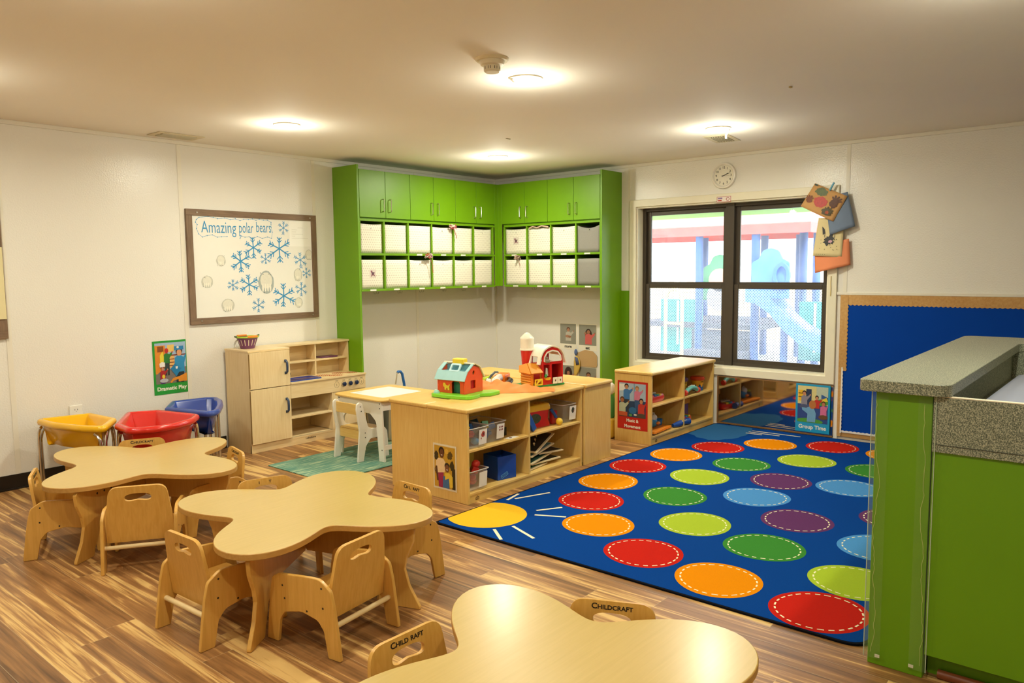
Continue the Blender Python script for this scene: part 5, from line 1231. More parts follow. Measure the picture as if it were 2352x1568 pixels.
MB().plate(rpoly(dog, .004, 2), [], .006, frame((-bw - .0005, .035, z0 + .028), (0, -1, 0), (0, 0, 1)) @ Matrix.Diagonal((1, 1, 1, 1))).build('dog_relief', plain('#f3cf3a', rough=.4), b1, bevel=.001)

b2 = thing('toy_barn', 'red toy barn with white arched roof and silo on green base', 'toy barn', (-2.225, -2.40, TS), R(-13))
RD = plain('#d0231a', rough=.3, coat=.35); WH = plain('#f2ead6', rough=.35, coat=.2); OG = plain('#e8962a', rough=.4, coat=.2)
MB().plate(rpoly([(-.20, -.075), (.165, -.075), (.175, -.05), (.16, .13), (-.10, .13), (-.24, .06)], .015), [], .013, Matrix.Identity(4)).build('base', plain('#2d9a48', rough=.35), b2, bevel=.003)
# front facade with openings
fo = [(-.045, 0), (.150, 0), (.150, .15), (.140, .21), (.105, .255), (.052, .270), (0, .255), (-.035, .21), (-.045, .15)]
h1 = rpoly([(-.032, .165), (-.026, .205), (.0, .238), (.052, .250), (.104, .238), (.132, .205), (.138, .165)], .01)
h2 = rpoly([(-.03, .05), (-.03, .145), (.028, .145), (.028, .05)], .006); h3 = rpoly([(.045, .005), (.045, .145), (.138, .145), (.138, .005)], .004)
MBf = frame((0, -.062, .013), (1, 0, 0), (0, 0, 1))
MB().plate(fo, [h1, h2, h3], .010, MBf).build('barn_front', RD, b2, bevel=.002)
h1i = [((x - .052) * .87 + .052, (z - .2) * .84 + .198) for x, z in h1]
MB().plate(h1, [h1i[::-1]], .006, Matrix.Translation((0, -.006, 0)) @ MBf).build('loft_trim', WH, b2, bevel=.001)
MB().box(-.045, -.055, .013, -.036, .09, .165).box(.141, -.055, .013, .150, .09, .165).box(.033, -.055, .013, .041, .05, .16).box(-.036, -.055, .158, .141, .06, .166).build('barn_wall', RD, b2, bevel=.001)
MB().plate([(.04, .16), (.141, .16), (.141, .2), (.12, .24), (.08, .25), (.06, .2)], [], .006, frame((0, .085, .013), (1, 0, 0), (0, 0, 1))).box(.05, .06, .013, .141, .066, .16).build('barn_back', plain('#b01818', rough=.4), b2)
# arched roof
prof = [(-.075, .150), (-.068, .18), (-.058, .215), (-.025, .258), (.05, .283), (.125, .258), (.160, .215), (.172, .18), (.182, .150)]
arc = rpoly(prof, 0); sm = []
for i in range(len(prof) - 1):
    for k in range(4):
        t = k / 4; p0 = prof[max(i - 1, 0)]; p1 = prof[i]; p2 = prof[i + 1]; p3 = prof[min(i + 2, len(prof) - 1)]
        sm.append(tuple(.5 * ((2 * p1[j]) + (-p0[j] + p2[j]) * t + (2 * p0[j] - 5 * p1[j] + 4 * p2[j] - p3[j]) * t * t + (-p0[j] + 3 * p1[j] - 3 * p2[j] + p3[j]) * t ** 3) for j in (0, 1)))
sm.append(prof[-1]); k0 = 8
rf = MB(); top = sm[k0 - 1:len(sm) - k0 + 1]
def strip(S, ya, yb):
    mb_o = [Vector((x, ya, z + .013)) for x, z in S]; mb_b = [Vector((x, yb, z + .013)) for x, z in S]
    In = []
    for i, (x, z) in enumerate(S):
        a = Vector(S[max(i - 1, 0)]); b_ = Vector(S[min(i + 1, len(S) - 1)]); d = (b_ - a).normalized(); In.append((x + d.y * .010, z - d.x * .010))
    ia = [Vector((x, ya, z + .013)) for x, z in In]; ib = [Vector((x, yb, z + .013)) for x, z in In]
    rf.loft([mb_o, mb_b, ib, ia, mb_o], closed=False); n_ = len(S) - 1
    rf.add([mb_o[0], mb_b[0], ib[0], ia[0]], [(0, 1, 2, 3)]); rf.add([mb_o[n_], mb_b[n_], ib[n_], ia[n_]], [(0, 1, 2, 3)])
strip(top, -.078, .10); strip(sm[:k0], -.078, -.045); strip(sm[:k0], .03, .055); strip(sm[-k0:], -.078, -.045)
rf.build('arched_roof', WH, b2, ang=50)
# silo
MB().lathe([(.036, 0), (.037, .09), (.043, .19), (.049, .245)], c=(-.058, .085, .013), n=28).build('silo_base', RD, b2)
MB().lathe([(.054, .243), (.054, .252), (.050, .255), (.050, .320), (.052, .328), (.048, .336), (.018, .366), (.008, .371), (0, .372)], c=(-.058, .085, .013), n=28).build('silo_top', WH, b2, ang=50)
# lean-to shed
MB().box(-.135, -.068, .013, -.118, -.052, .105).box(-.135, -.068, .013, -.127, .06, .105).box(-.052, -.066, .013, -.046, -.052, .105).build('shed_wall', OG, b2, bevel=.003)
lg = MB()
for k in range(5): lg.cyl((-.136, -.060, .028 + k * .018), (-.136, .055, .028 + k * .018), .0075, 8)
lg.build('log_siding', OG, b2)
slab(b2, 'shed_roof', OG, (-.155, -.085, .102), (-.048, -.085, .102), (-.055, -.02, .160), (-.125, .0, .170), .008)
slab(b2, 'shed_roof', OG, (-.155, -.085, .102), (-.125, .0, .170), (-.15, .06, .15), (-.165, .04, .105), .006)
MB().plate([(-.118, .016), (-.048, .016), (-.048, .062), (-.118, .062)], [[(-.108, .025), (-.108, .053), (-.09, .053)], [(-.098, .025), (-.058, .053), (-.058, .025)]], .005, frame((0, -.078, .0), (1, 0, 0), (0, 0, 1))).box(-.120, -.084, .014, -.110, -.078, .045).build('fence_gate', plain('#f2cf32', rough=.35), b2, bevel=.001)
MB().box(.046, -.086, .016, .088, -.080, .062).box(.092, -.086, .016, .134, -.080, .062).build('barn_door', WH, b2, bevel=.002)
MB().box(.062, -.0872, .033, .072, -.0865, .047).box(.108, -.0872, .033, .118, -.0865, .047).build('door_window', plain('#6b4a3a'), b2)
MB().lathe([(0, -.012), (.020, -.008), (.026, .006), (.022, .006), (0, -.004)], c=(-.002, -.078, .058), n=18).build('feed_tray', plain('#f2c62c', rough=.35), b2)
MB().ball((-.012, -.074, .078), (.012, .008, .014), 12).build('green_bell', plain('#3f9a4c', rough=.4), b2)
MB().plate([(-.012, 0), (.014, 0), (.008, .055), (-.006, .06)], [], .004, frame((.005, -.058, .075), (1, 0, 0), (0, 0, 1))).build('barn_mirror', plain('#c9c4b4', rough=.2), b2)
MB().ball((-.005, -.074, .185), (.014, .010, .016), 12).ball((-.005, -.076, .207), .009, 10).ball((.014, -.074, .183), (.012, .009, .013), 10).cyl((-.005, -.076, .214), (-.004, -.076, .226), .005, 8, r2=.001).build('hen_figure', plain('#8f8570', rough=.5, var=.3, scale=60), b2)

# orange scarf: a low draped heap
def cloth_heap():
    nx, ny = 46, 20; vs = []; rnd = random.Random(4)
    P0 = [(-2.74, -2.36), (-2.30, -2.655)]
    def f_(u, v):
        # spine from the blue barn to the front edge of the shelf
        x = -2.65 + u * .30; y = -2.20 - u * .42
        w_ = .15 * (1 - .72 * u ** 1.2) + .015
        px = x + (v - .5) * 2 * w_ * .78; py = y + (v - .5) * 2 * w_ * .62
        h = math.sin(PI * v) ** .8 * (.052 * (1 - u) ** .9 + .008) * (1 + .25 * math.sin(u * 17 + v * 6) + .18 * math.sin(u * 31 - v * 9))
        h += .012 * max(0, math.sin(v * 12 + u * 5)) * math.sin(PI * v) * (1 - u * .7)
        if .0 < u < 1: px += .006 * math.sin(u * 23)
        return Vector((px, py, TS + .0012 + max(h, 0)))
    G = [[f_(i / nx, j / ny) for j in range(ny + 1)] for i in range(nx + 1)]
    m_ = MB().add([p for r in G for p in r], [(i * (ny + 1) + j, i * (ny + 1) + j + 1, (i + 1) * (ny + 1) + j + 1, (i + 1) * (ny + 1) + j) for i in range(nx) for j in range(ny)])
    return m_.build('play_scarf', plain('#f98a42', rough=.75, var=.06, scale=14), ang=80)
tag(cloth_heap(), 'sheer orange play scarf heaped between the two toy barns', 'scarf')
# power tool toys
tt = thing('toy_drill', 'white and orange toy tool lying behind the orange scarf', 'toy tool', (-2.40, -2.14, TS), R(20))
MB().plate(rpoly([(-.05, 0), (.07, -.01), (.07, .075), (-.05, .07)], .02), [], .085, frame((.07, .04, .004), (1, 0, 0), (0, 0, 1))).build('orange_body', plain('#f07a1a', rough=.35), tt, bevel=.012, seg=3)
MB().tube([(.03, 0, .05), (-.05, -.01, .05), (-.12, -.015, .047)], [.03, .026, .022], 14).build('white_sleeve', plain('#e6e0d4', rough=.4), tt)
g = MB()
for k in range(5): g.ball((-.135 - .016 * (k % 2), -.06 + k * .022, .042), (.02, .013, .026), 10)
g.build('ruffled_end', plain('#efe6dc', rough=.7), tt)
MB().tube([(-.09, -.075, .018), (-.02, -.085, .022), (.05, -.08, .03), (.09, -.05, .04)], [.012, .018, .02, .012], 10).build('dark_grip', plain('#2d1c1c', rough=.3), tt)
t2 = thing('toy_wrench', 'lime green and black toy tool behind the white and orange toy', 'toy tool', (-2.30, -1.985, TS), R(10))
MB().tube([(-.12, 0, .03), (-.04, .01, .032), (.03, .01, .035)], .014, 10).build('lime_bar', plain('#b8d234', rough=.4), t2)
MB().tube([(-.12, -.01, .016), (-.06, -.01, .02), (-.02, -.01, .05), (.03, -.01, .068), (.09, 0, .06)], .008, 8).build('black_cable', plain('#20201e', rough=.4), t2)
MB().ball((.04, 0, .045), (.05, .02, .022), 12).build('pale_cap', plain('#e8e4b8', rough=.4), t2)

# ------------------------------------------------------------------ things in the rug-facing shelf
CP = clearplastic('#e8e4dc', .07, .1, k=.3)
def clear_bin(label, loc, rz=0, w=.17, d=.24, h=.125, cardart=None):
    t_ = thing('clear_bin', label, 'plastic bin', loc, rz, 'clear plastic toy bins with picture labels')
    P = rpoly([(-w / 2, 0), (w / 2, 0), (w / 2, d), (-w / 2, d)], .015, 4)
    def sc_(k, z): return [Vector((x * k, d / 2 + (y - d / 2) * k, z)) for x, y in P]
    MB().loft([sc_(.86, .001), sc_(1, h), sc_(1.06, h + .001), sc_(1.06, h + .004), sc_(.985, h + .004), sc_(.84, .005)], cap0=True, cap1=True).build('bin_shell', CP, t_, ang=50)
    MB().tube([Vector((x * 1.05, d / 2 + (y - d / 2) * 1.05, h + .003)) for x, y in P], .003, 6, closed=True).build('rim', plain('#cfc6c0', rough=.2), t_)
    L = frame((-.008, -.004, .02), (1, 0, 0), (0, -.08, 1))
    MB().box(0, 0, 0, .072, h - .03, .001, M=L).build('label_card', plain('#f1ece4', rough=.5), t_)
    if cardart: art(t_, 'printed_picture', L @ Matrix.Translation((.008, .03, .0013)), .056, h - .065, cardart)
    return t_
RA = [('#b8473a', blob(.5, .45, .3, .3, 3)), ('#5a2c28', blob(.55, .4, .12, .14, 4)), ('#b8473a', [(.1, .9), (.25, .7), (.3, .95)])]
def fill(par_label, cat, loc, cols, n, w, d, h, seed_, grp):
    rnd = random.Random(seed_)
    for k in range(n):
        c = rnd.choice(cols); r = rnd.uniform(.024, .034)
        p = (loc[0] + rnd.uniform(-w, w), loc[1] + rnd.uniform(.035, d), loc[2] + .03 + (k / n) * h)
        kind = rnd.choice((0, 1, 2))
        mb = MB()
        if kind == 0: mb.ball((0, 0, 0), (r, r * .9, r * .8), 12)
        elif kind == 1: mb.box(-r, -r * .7, -r * .6, r, r * .7, r * .6, M=Euler((rnd.uniform(-.6, .6), rnd.uniform(-.6, .6), rnd.uniform(0, 3))).to_matrix().to_4x4())
        else: mb.tube([(-r, 0, -r * .5), (0, 0, r * .4), (r, 0, r * .5)], r * .5, 8)
        o = mb.build('toy_piece', plain(c, rough=.35), bevel=.003 if kind == 1 else 0, loc=p)
        tag(o, par_label % CN[c], cat, grp)
CN = {'#c8281e': 'red', '#1f5fa8': 'blue', '#4aa0d8': 'light blue', '#e8c42a': 'yellow', '#2f8a44': 'green', '#8a5a9c': 'purple', '#e8762a': 'orange', '#e04030': 'bright red', '#20304c': 'navy'}
bz = .336
clear_bin('clear toy bin with red fruit label, at the left end of the upper shelf', (-3.135, -2.625, bz), 0, cardart=RA)
fill('%s toy piece in the leftmost upper clear bin', 'toy', (-3.135, -2.61, bz), ['#c8281e', '#4aa0d8', '#1f5fa8', '#e8c42a'], 11, .045, .19, .10, 1, 'toy pieces in the leftmost upper bin')
clear_bin('clear toy bin with rows of red marks on label, second on the upper shelf', (-2.94, -2.60, bz), 0, w=.175, h=.125, cardart=[('#8a3a3a', blob(.3 + .25 * (k % 3), .25 + .3 * (k // 3), .09, .1, k)) for k in range(6)])
fill('%s toy piece in the second upper clear bin', 'toy', (-2.94, -2.585, bz), ['#8a5a9c', '#e8c42a', '#1f5fa8', '#2f8a44'], 9, .045, .18, .085, 2, 'toy pieces in the second upper bin')
tag(MB().box(-.024, -.02, 0, .024, .02, .055).cyl((0, -.0205, .028), (0, -.021, .028), .012, 12).build('black_cube', plain('#1e1c18', rough=.5), loc=(-2.775, -2.50, bz + .0005), bevel=.003), 'small black cube beside the clear bins on upper shelf', 'cube')
cd = thing('picture_label', 'loose white label card lying flat on the upper shelf', 'card', (-2.79, -2.60, bz + .0003)); MB().box(-.05, -.018, 0, .05, .025, .001).build('card', plain('#efe8dc'), cd); MB().cyl((-.01, .004, .001), (-.01, .004, .0014), .011, 12).build('printed_spot', plain('#5a3a34'), cd)
clear_bin('clear toy bin with blank white label on the bottom left shelf', (-3.135, -2.622, .0665), 0, cardart=None)
fill('%s toy piece in the bottom clear bin', 'toy', (-3.135, -2.61, .0665), ['#c8281e', '#e04030', '#e8762a', '#1f5fa8'], 13, .045, .19, .13, 5, 'toy pieces in the bottom bin')
clp = MB().plate(rpoly([(-.045, 0), (.045, 0), (.045, .18), (-.045, .18)], .01), [], .003, frame((-3.07, -2.47, .10), (1, 0, 0), (0, 0, 1))).build('yellow_sheet', clearplastic('#cdb82a', .55, .3))
tag(clp, 'translucent yellow plastic sheet standing behind the bottom clear bin', 'plastic sheet')
bx = thing('blue_box', 'open blue cube box with faint lettering on the bottom shelf', 'box', (-2.83, -2.59, .0665), R(-10))
g = MB(); s_ = .155
g.box(-s_ / 2, 0, 0, s_ / 2, .006, s_).box(-s_ / 2, s_ - .006, 0, s_ / 2, s_, s_).box(-s_ / 2, .006, 0, -s_ / 2 + .006, s_ - .006, s_).box(s_ / 2 - .006, .006, 0, s_ / 2, s_ - .006, s_).box(-s_ / 2, .006, 0, s_ / 2, s_ - .006, .006)
g.build('box_shell', plain('#1548a8', rough=.4), bx, bevel=.002)
MB().plate(rpoly([(-.03, -.012), (.03, -.012), (.03, .012), (-.03, .012)], .006), [rpoly([(-.027, -.009), (-.027, .009), (.027, .009), (.027, -.009)], .005)], .0006, frame((-.022, -.0006, .03), (.92, 0, .38), (-.38, 0, .92))).build('outlined_tag', plain('#5fa0d8'), bx, smooth=False)
text(bx, 'lettering', 'BLOCKS', frame((-.022, -.0006, .03), (.92, 0, .38), (-.38, 0, .92)), .013, '#5fa0d8', 'CENTER', 0)
# busy box
bb2 = thing('shape_sorter', 'red toy box with yellow lid and blue handle on upper shelf', 'toy', (-2.43, -2.54, bz), R(-8))
P = rpoly([(-.125, 0), (.125, 0), (.125, .16), (-.125, .16)], .03)
def scp(k, z, P=P, cy=.08): return [Vector((x * k, cy + (y - cy) * k, z)) for x, y in P]
MB().loft([scp(1.0, .001), scp(.98, .02), scp(.90, .05), scp(.95, .115)], cap0=True, cap1=True).build('box_body', plain('#d8241e', rough=.3, coat=.3), bb2, ang=50)
MB().loft([scp(.97, .1155), scp(1.02, .12), scp(1.02, .14), scp(.96, .158), scp(.90, .162)], cap0=True, cap1=True).build('lid', plain('#f0bc30', rough=.3, coat=.3), bb2, ang=50)
g = MB()
for k in range(3): g.cyl((.02 + .035 * k, .05, .1622), (.02 + .035 * k, .05, .166), .011, 14)
g.build('lid_button', plain('#d09a24', rough=.4), bb2)
MB().tube([(.118, -.002, .115), (.14, -.015, .08), (.152, -.02, .055)], .011, 10).build('handle', plain('#1f4f9c', rough=.3), bb2)
MB().plate(ell(-.03, .065, .055, .035, 20), [], .002, frame((0, .004, 0), (1, 0, 0), (0, 0, 1))).build('oval_picture', plain('#46503a', rough=.4, var=.6, scale=50), bb2)
tag(MB().ball((0, 0, .026), .026, 16).build('yellow_ball', plain('#f0c22c', rough=.35), loc=(-2.27, -2.60, bz)), 'yellow toy ball beside the red toy box', 'ball')
tag(MB().box(-.03, 0, 0, .03, .03, .095).build('red_block', plain('#c8281e', rough=.4), loc=(-2.255, -2.55, bz + .0005), bevel=.006), 'upright red toy block behind the yellow ball', 'block')
tag(MB().box(-.022, -.01, 0, .022, .014, .13, M=Matrix.Rotation(R(-32), 4, 'Y')).build('blue_block', plain('#1a50a4', rough=.4), loc=(-2.555, -2.60, bz + .014), bevel=.004), 'blue block leaning beside the red toy box', 'block')
clear_bin('clear toy bin with dark round picture label, right end of the upper shelf', (-2.15, -2.60, bz), R(-4), w=.15, h=.13, cardart=[('#3f4a3c', blob(.5, .4, .3, .32, 8)), ('#b05a5a', blob(.7, .5, .08, .1, 9))])
# puzzles
rnd = random.Random(9)
pz = [(-2.50, .070, 0, .26, '#4f7a4a', 8), (-2.38, .092, -1, .29, '#3a3a30', -6), (-2.46, .120, -4, .30, '#3f6a5c', 10), (-2.32, .146, 2, .24, '#2d2a24', -8), (-2.44, .176, -8, .30, '#5a7a7c', 6), (-2.42, .222, -16, .30, '#2a2620', 12)]
PL = ['lowest', 'second lowest', 'third from the bottom', 'fourth from the bottom', 'fifth from the bottom', 'topmost']
for k, (x, z, tilt, w_, c, rz) in enumerate(pz):
    t_ = thing('wooden_puzzle', 'wooden tray puzzle, %s in the messy stack on bottom right shelf' % PL[k], 'puzzle', (x, -2.48, z), 0, 'wooden tray puzzles on the bottom right shelf')
    t_.rotation_euler = (0, R(tilt), R(rz))
    MB().box(-w_ / 2, -.10, 0, w_ / 2, .10, .010).build('puzzle_tray', wood('#d8c090', '#e8d6ac', 'x'), t_, bevel=.002)
    MB().box(-w_ / 2 + .015, -.085, .0102, w_ / 2 - .015, .085, .0112).build('picture_inset', plain(c, rough=.5, var=.6, scale=40), t_)
    if k % 2:
        g = MB()
        for q in range(3): g.cyl((-.06 + q * .06, -.04 + .02 * q, .0113), (-.06 + q * .06, -.04 + .02 * q, .022), .004, 8).ball((-.06 + q * .06, -.04 + .02 * q, .026), .008, 8)
        g.build('peg_knob', M_DOWEL, t_)
# things under the window shelf
def toy_piano(label, loc, rz):
    t_ = thing('toy_keyboard', label, 'toy', loc, rz)
    P = rpoly([(-.12, 0), (.12, 0), (.10, .14), (-.10, .14)], .035)
    def q(k, z): return [Vector((x * k, .07 + (y - .07) * k, z)) for x, y in P]
    MB().loft([q(.9, .001), q(1.02, .02), q(1.02, .045), q(.92, .062)], cap0=True, cap1=True).build('toy_body', plain('#d0221c', rough=.3, coat=.3), t_, ang=50)
    for k, c in enumerate(('#2b67b0', '#2f8a44', '#f0c22c')): MB().box(-.045 + k * .035, -.002, .052, -.012 + k * .035, .045, .068).build('key', plain(c, rough=.35), t_, bevel=.003)
    MB().box(-.085, .05, .0625, .05, .07, .074).build('white_bar', plain('#e8e0d0', rough=.4), t_, bevel=.003)
    g = MB()
    for k in range(4): g.cyl((-.07 + k * .03, .085, .0625), (-.07 + k * .03, .085, .082), .008, 10)
    g.build('peg', plain('#c9b8a0', rough=.4), t_)
    return t_
mz = .3215
toy_piano('red toy keyboard on the upper left of the window shelf', (-.955, -2.64, mz), R(-4))
def drum(label, loc, face, rimc, base, zig):
    t_ = thing('toy_drum', label, 'toy drum', loc)
    MB().lathe([(0, .001), (.052, .001), (.054, .05)], n=32).build('lower_body', plain(base, rough=.35), t_)
    zg = [Vector((.0548 * math.cos(2 * PI * k / 32), .0548 * math.sin(2 * PI * k / 32), .035 + (.022 if k % 4 < 2 else 0))) for k in range(32)]
    zt_ = [Vector((.0562 * math.cos(2 * PI * k / 32), .0562 * math.sin(2 * PI * k / 32), .102)) for k in range(32)]
    MB().loft([zg, zt_]).build('face_band', plain(face, rough=.35), t_)
    MB().lathe([(.06, .095), (.066, .10), (.066, .118), (.06, .126), (0, .128)], n=32).build('rim', plain(rimc, rough=.3), t_)
    g = MB()
    for a in (-112, -96): g.ball((.0565 * math.cos(R(a)), .0565 * math.sin(R(a)), .082), .005, 8)
    g.build('eye_dot', plain('#3a2418'), t_)
    return t_
drum('yellow toy drum with red rim and blue base on the window shelf', (-.165, -2.60, mz), '#f0a820', '#e04a22', '#1d5a9c', True)
drum('yellow toy drum with purple rim beside the red-rimmed drum', (-.33, -2.52, mz), '#e0b030', '#7a5a94', '#c8902a', False)
rt = thing('rattle_arch', 'teal arched rattle with red end knobs on the window shelf', 'toy', (-.40, -2.665, mz))
MB().tube([(-.11, 0, .022), (-.075, 0, .045), (0, 0, .06), (.075, 0, .045), (.10, 0, .026)], .019, 12).build('arch_body', plain('#6fc0b4', rough=.35), rt)
for x in (-.12, .115): MB().cyl((x - .018, 0, .024), (x + .018, 0, .024), .024, 18).build('end_knob', plain('#e0402c', rough=.35), rt, bevel=.006)
g = MB()
for k in range(6): g.ball((-.06 + k * .022, 0, .078 - abs(k - 2.5) * .003), .006, 8)
g.build('white_bead', plain('#efe8da'), rt)
toy_piano('red toy keyboard on the lower right of the window shelf', (-.45, -2.655, .0665), R(8))
tw = thing('toy_tower', 'orange and purple block tower on the lower window shelf', 'toy', (-.33, -2.53, .0665))
for z0, z1, c, w_ in ((0, .045, '#f0a020', .055), (.045, .15, '#5a3a84', .045), (.15, .20, '#ec9420', .056)): MB().box(-w_, -w_, z0, w_, w_, z1 - .0005).build('block', plain(c, rough=.4), tw, bevel=.004)
sx = thing('toy_saxophone', 'blue and orange musical toy spilling off the lower window shelf', 'toy', (-.62, -2.665, .0665), R(-5))
MB().tube([(.13, -.01, .028), (.04, 0, .03), (-.04, -.015, .026), (-.10, .0, .02)], [.03, .024, .026, .016], 14).build('blue_tube', plain('#1f4fa4', rough=.25, coat=.3), sx)
g = MB()
for k in range(4): g.ball((.01 + k * .022, -.022, .045), .005, 8)
g.build('button', plain('#e8e8d0'), sx)
xy = thing('toy_xylophone', 'orange toothed toy board lying on the lower window shelf', 'toy', (-.93, -2.62, .0665), R(6))
pts_ = [(-.17, -.05)]
for k in range(9): pts_ += [(-.17 + k * .038, -.05), (-.151 + k * .038, -.068)]
pts_ += [(.17, -.05), (.17, .06), (-.17, .05)]
MB().plate(pts_[1:], [], .018, Matrix.Translation((0, 0, .012))).build('toothed_board', plain('#f08c24', rough=.4), xy, bevel=.002)
MB().box(-.16, -.045, .0005, .16, .04, .0118).build('underside', plain('#1c2c44', rough=.5), xy)
dk = thing('toy_duck', 'blue and white toy with orange bill on the lower window shelf', 'toy', (-.93, -2.58, .097))
MB().ball((0, 0, .045), (.045, .04, .045), 16).build('body', plain('#3f8cc4', rough=.4), dk); MB().ball((-.002, -.014, .085), (.03, .026, .028), 14).build('head', plain('#dcdcd8', rough=.4), dk)
MB().ball((.012, -.045, .04), (.022, .02, .014), 12).build('bill', plain('#f08a2c', rough=.4), dk); MB().tube([(-.03, 0, .09), (-.01, 0, .125), (.02, 0, .12), (.03, 0, .08)], .006, 8).build('carry_loop', plain('#cfcbc4'), dk)
cpb = thing('toy_cup', 'blue toy cup beside the toy duck', 'toy cup', (-.80, -2.56, .097)); MB().lathe([(0, .002), (.03, .002), (.036, .05), (.033, .05), (.028, .006), (0, .006)], n=24).build('cup_body', plain('#2878b8', rough=.35), cpb)
dr_ = thing('dark_toy', 'navy toy at the left end of the lower window shelf', 'toy', (-1.06, -2.56, .0665)); MB().ball((0, 0, .05), (.055, .05, .05), 14).build('body', plain('#1a3050', rough=.4), dr_); MB().ball((.02, -.03, .10), (.02, .016, .012), 10).build('top_knob', plain('#a8c030', rough=.4), dr_)
pl_ = thing('plush_toy', 'white plush toy with green and yellow trim behind the window shelf', 'plush toy', (-1.10, -2.26, .0005))
MB().ball((0, 0, .42), (.05, .05, .055), 14).build('head', plain('#eee8e0', rough=.9, bump=.4, scale=60), pl_); MB().ball((0, 0, .26), (.055, .06, .12), 14).build('body', plain('#4a8c40', rough=.9), pl_); MB().box(-.06, -.06, 0, .06, .06, .17).build('yellow_base', plain('#e0b030', rough=.8), pl_, bevel=.02)

# ------------------------------------------------------------------ changing station / counter on the right
cs = thing('changing_counter', 'green changing counter with speckled grey top in right foreground', 'counter', (-3.70, -5.077, 0))
T0 = Matrix.Translation((3.70, 5.077, 0))
def cb(x0, y0, z0, x1, y1, z1, mb=None): return (mb or MB()).box(x0, y0, z0, x1, y1, z1, M=T0)
cb(-3.70, -5.258, 0, -1.68, -5.077, 1.0035).build('end_wall', M_GREEN2, cs, bevel=.003)
cb(-2.0, -6.9, 0, -1.68, -5.2585, 1.0035).build('back_wall', M_GREEN2, cs, bevel=.003)
U = rpoly([(-3.742, -5.028), (-3.742, -5.315), (-2.01, -5.29), (-2.01, -6.95), (-1.635, -6.95), (-1.635, -4.985)], [.03, .05, .02, .02, .02, .06], 6)
MB().plate(U, [], .041, T0 @ Matrix.Translation((0, 0, 1.004))).build('countertop', M_GRAN, cs, bevel=.003)
cb(-3.712, -6.9, .812, -3.690, -5.262, 1.0).build('apron', M_GRAN, cs, bevel=.002)
cb(-3.715, -6.9, .838, -3.7125, -5.275, .8395).build('apron_seam', plain('#3f423c', rough=.6), cs)
cb(-3.7125, -6.9, 1.0005, -3.689, -5.262, 1.0035).build('edge_strip', plain('#efe2c8', rough=.5), cs)
cb(-3.700, -6.9, .088, -3.682, -5.262, .811).build('door_panel', M_GREEN2, cs, bevel=.002)
cb(-3.64, -6.9, 0, -3.62, -5.262, .087).build('kick_panel', M_GREEN2, cs)
MB().cyl(T0 @ Vector((-3.662, -6.9, .016)), T0 @ Vector((-3.662, -5.30, .016)), .016, 12).build('floor_molding', plain('#7a3f1c', rough=.45), cs)
cb(-3.689, -6.9, .86, -2.001, -5.262, .868).build('well_floor', M_GRAN, cs)
cb(-3.688, -5.2645, .8685, -2.003, -5.2595, 1.0035).build('well_liner', M_GRAN, cs); cb(-2.008, -6.9, .8685, -2.0015, -5.266, 1.0035).build('well_liner', M_GRAN, cs)
CG = clearplastic('#e9efd8', .012, .08, key='guard', k=.16)
for yy in (-5.077, -5.262):
    sgn = 1 if yy > -5.2 else -1
    g = MB(); y_in = yy - sgn * .045
    cb(-3.7145, min(y_in, yy + sgn * .010), .03, -3.7125, max(y_in, yy + sgn * .010), 1.0, g)
    cb(-3.7125, yy + sgn * .008, .03, -3.66 if sgn > 0 else -3.7125, yy + sgn * .010, 1.0, g)
    gd = g.build('corner_guard', CG, cs)
    rnd = random.Random(4 + sgn)
    wv = .012; pts = []
    for k in range(60):
        wv = min(max(wv + rnd.uniform(-.0045, .0045), .003), .026); pts.append(T0 @ Vector((-3.7155, yy - sgn * wv, .05 + k * .0156)))
    MB().tube(pts, .0009, 5).build('glue_line', clearplastic('#dfe69a', .35, .2), gd)
    MB().tube([T0 @ Vector((-3.7150, yy + sgn * .009, .03)), T0 @ Vector((-3.7150, yy + sgn * .009, 1.0))], .0016, 6).build('guard_edge', clearplastic('#cfe0c8', .6, .1), gd)
    cb(-3.7165, y_in + .004 * 0, .035, -3.7146, y_in + sgn * .016, .046).build('adhesive_patch', plain('#d8d8c0', rough=.4), gd)
pd = thing('changing_pad', 'grey-blue vinyl changing pad lying in the counter well', 'pad', (-3.0, -5.70, .8688))
P = rpoly([(-.52, -.36), (.44, -.36), (.44, .345), (-.52, .345)], .05)
def q(k, z): return [Vector((x * k, y * k, z)) for x, y in P]
MB().loft([q(.97, 0), q(1, .01), q(1, .07), q(.97, .09), q(.90, .098)], cap0=True, cap1=True).build('cushion', plain('#8f95a6', rough=.5, var=.05, scale=4), pd, ang=60)

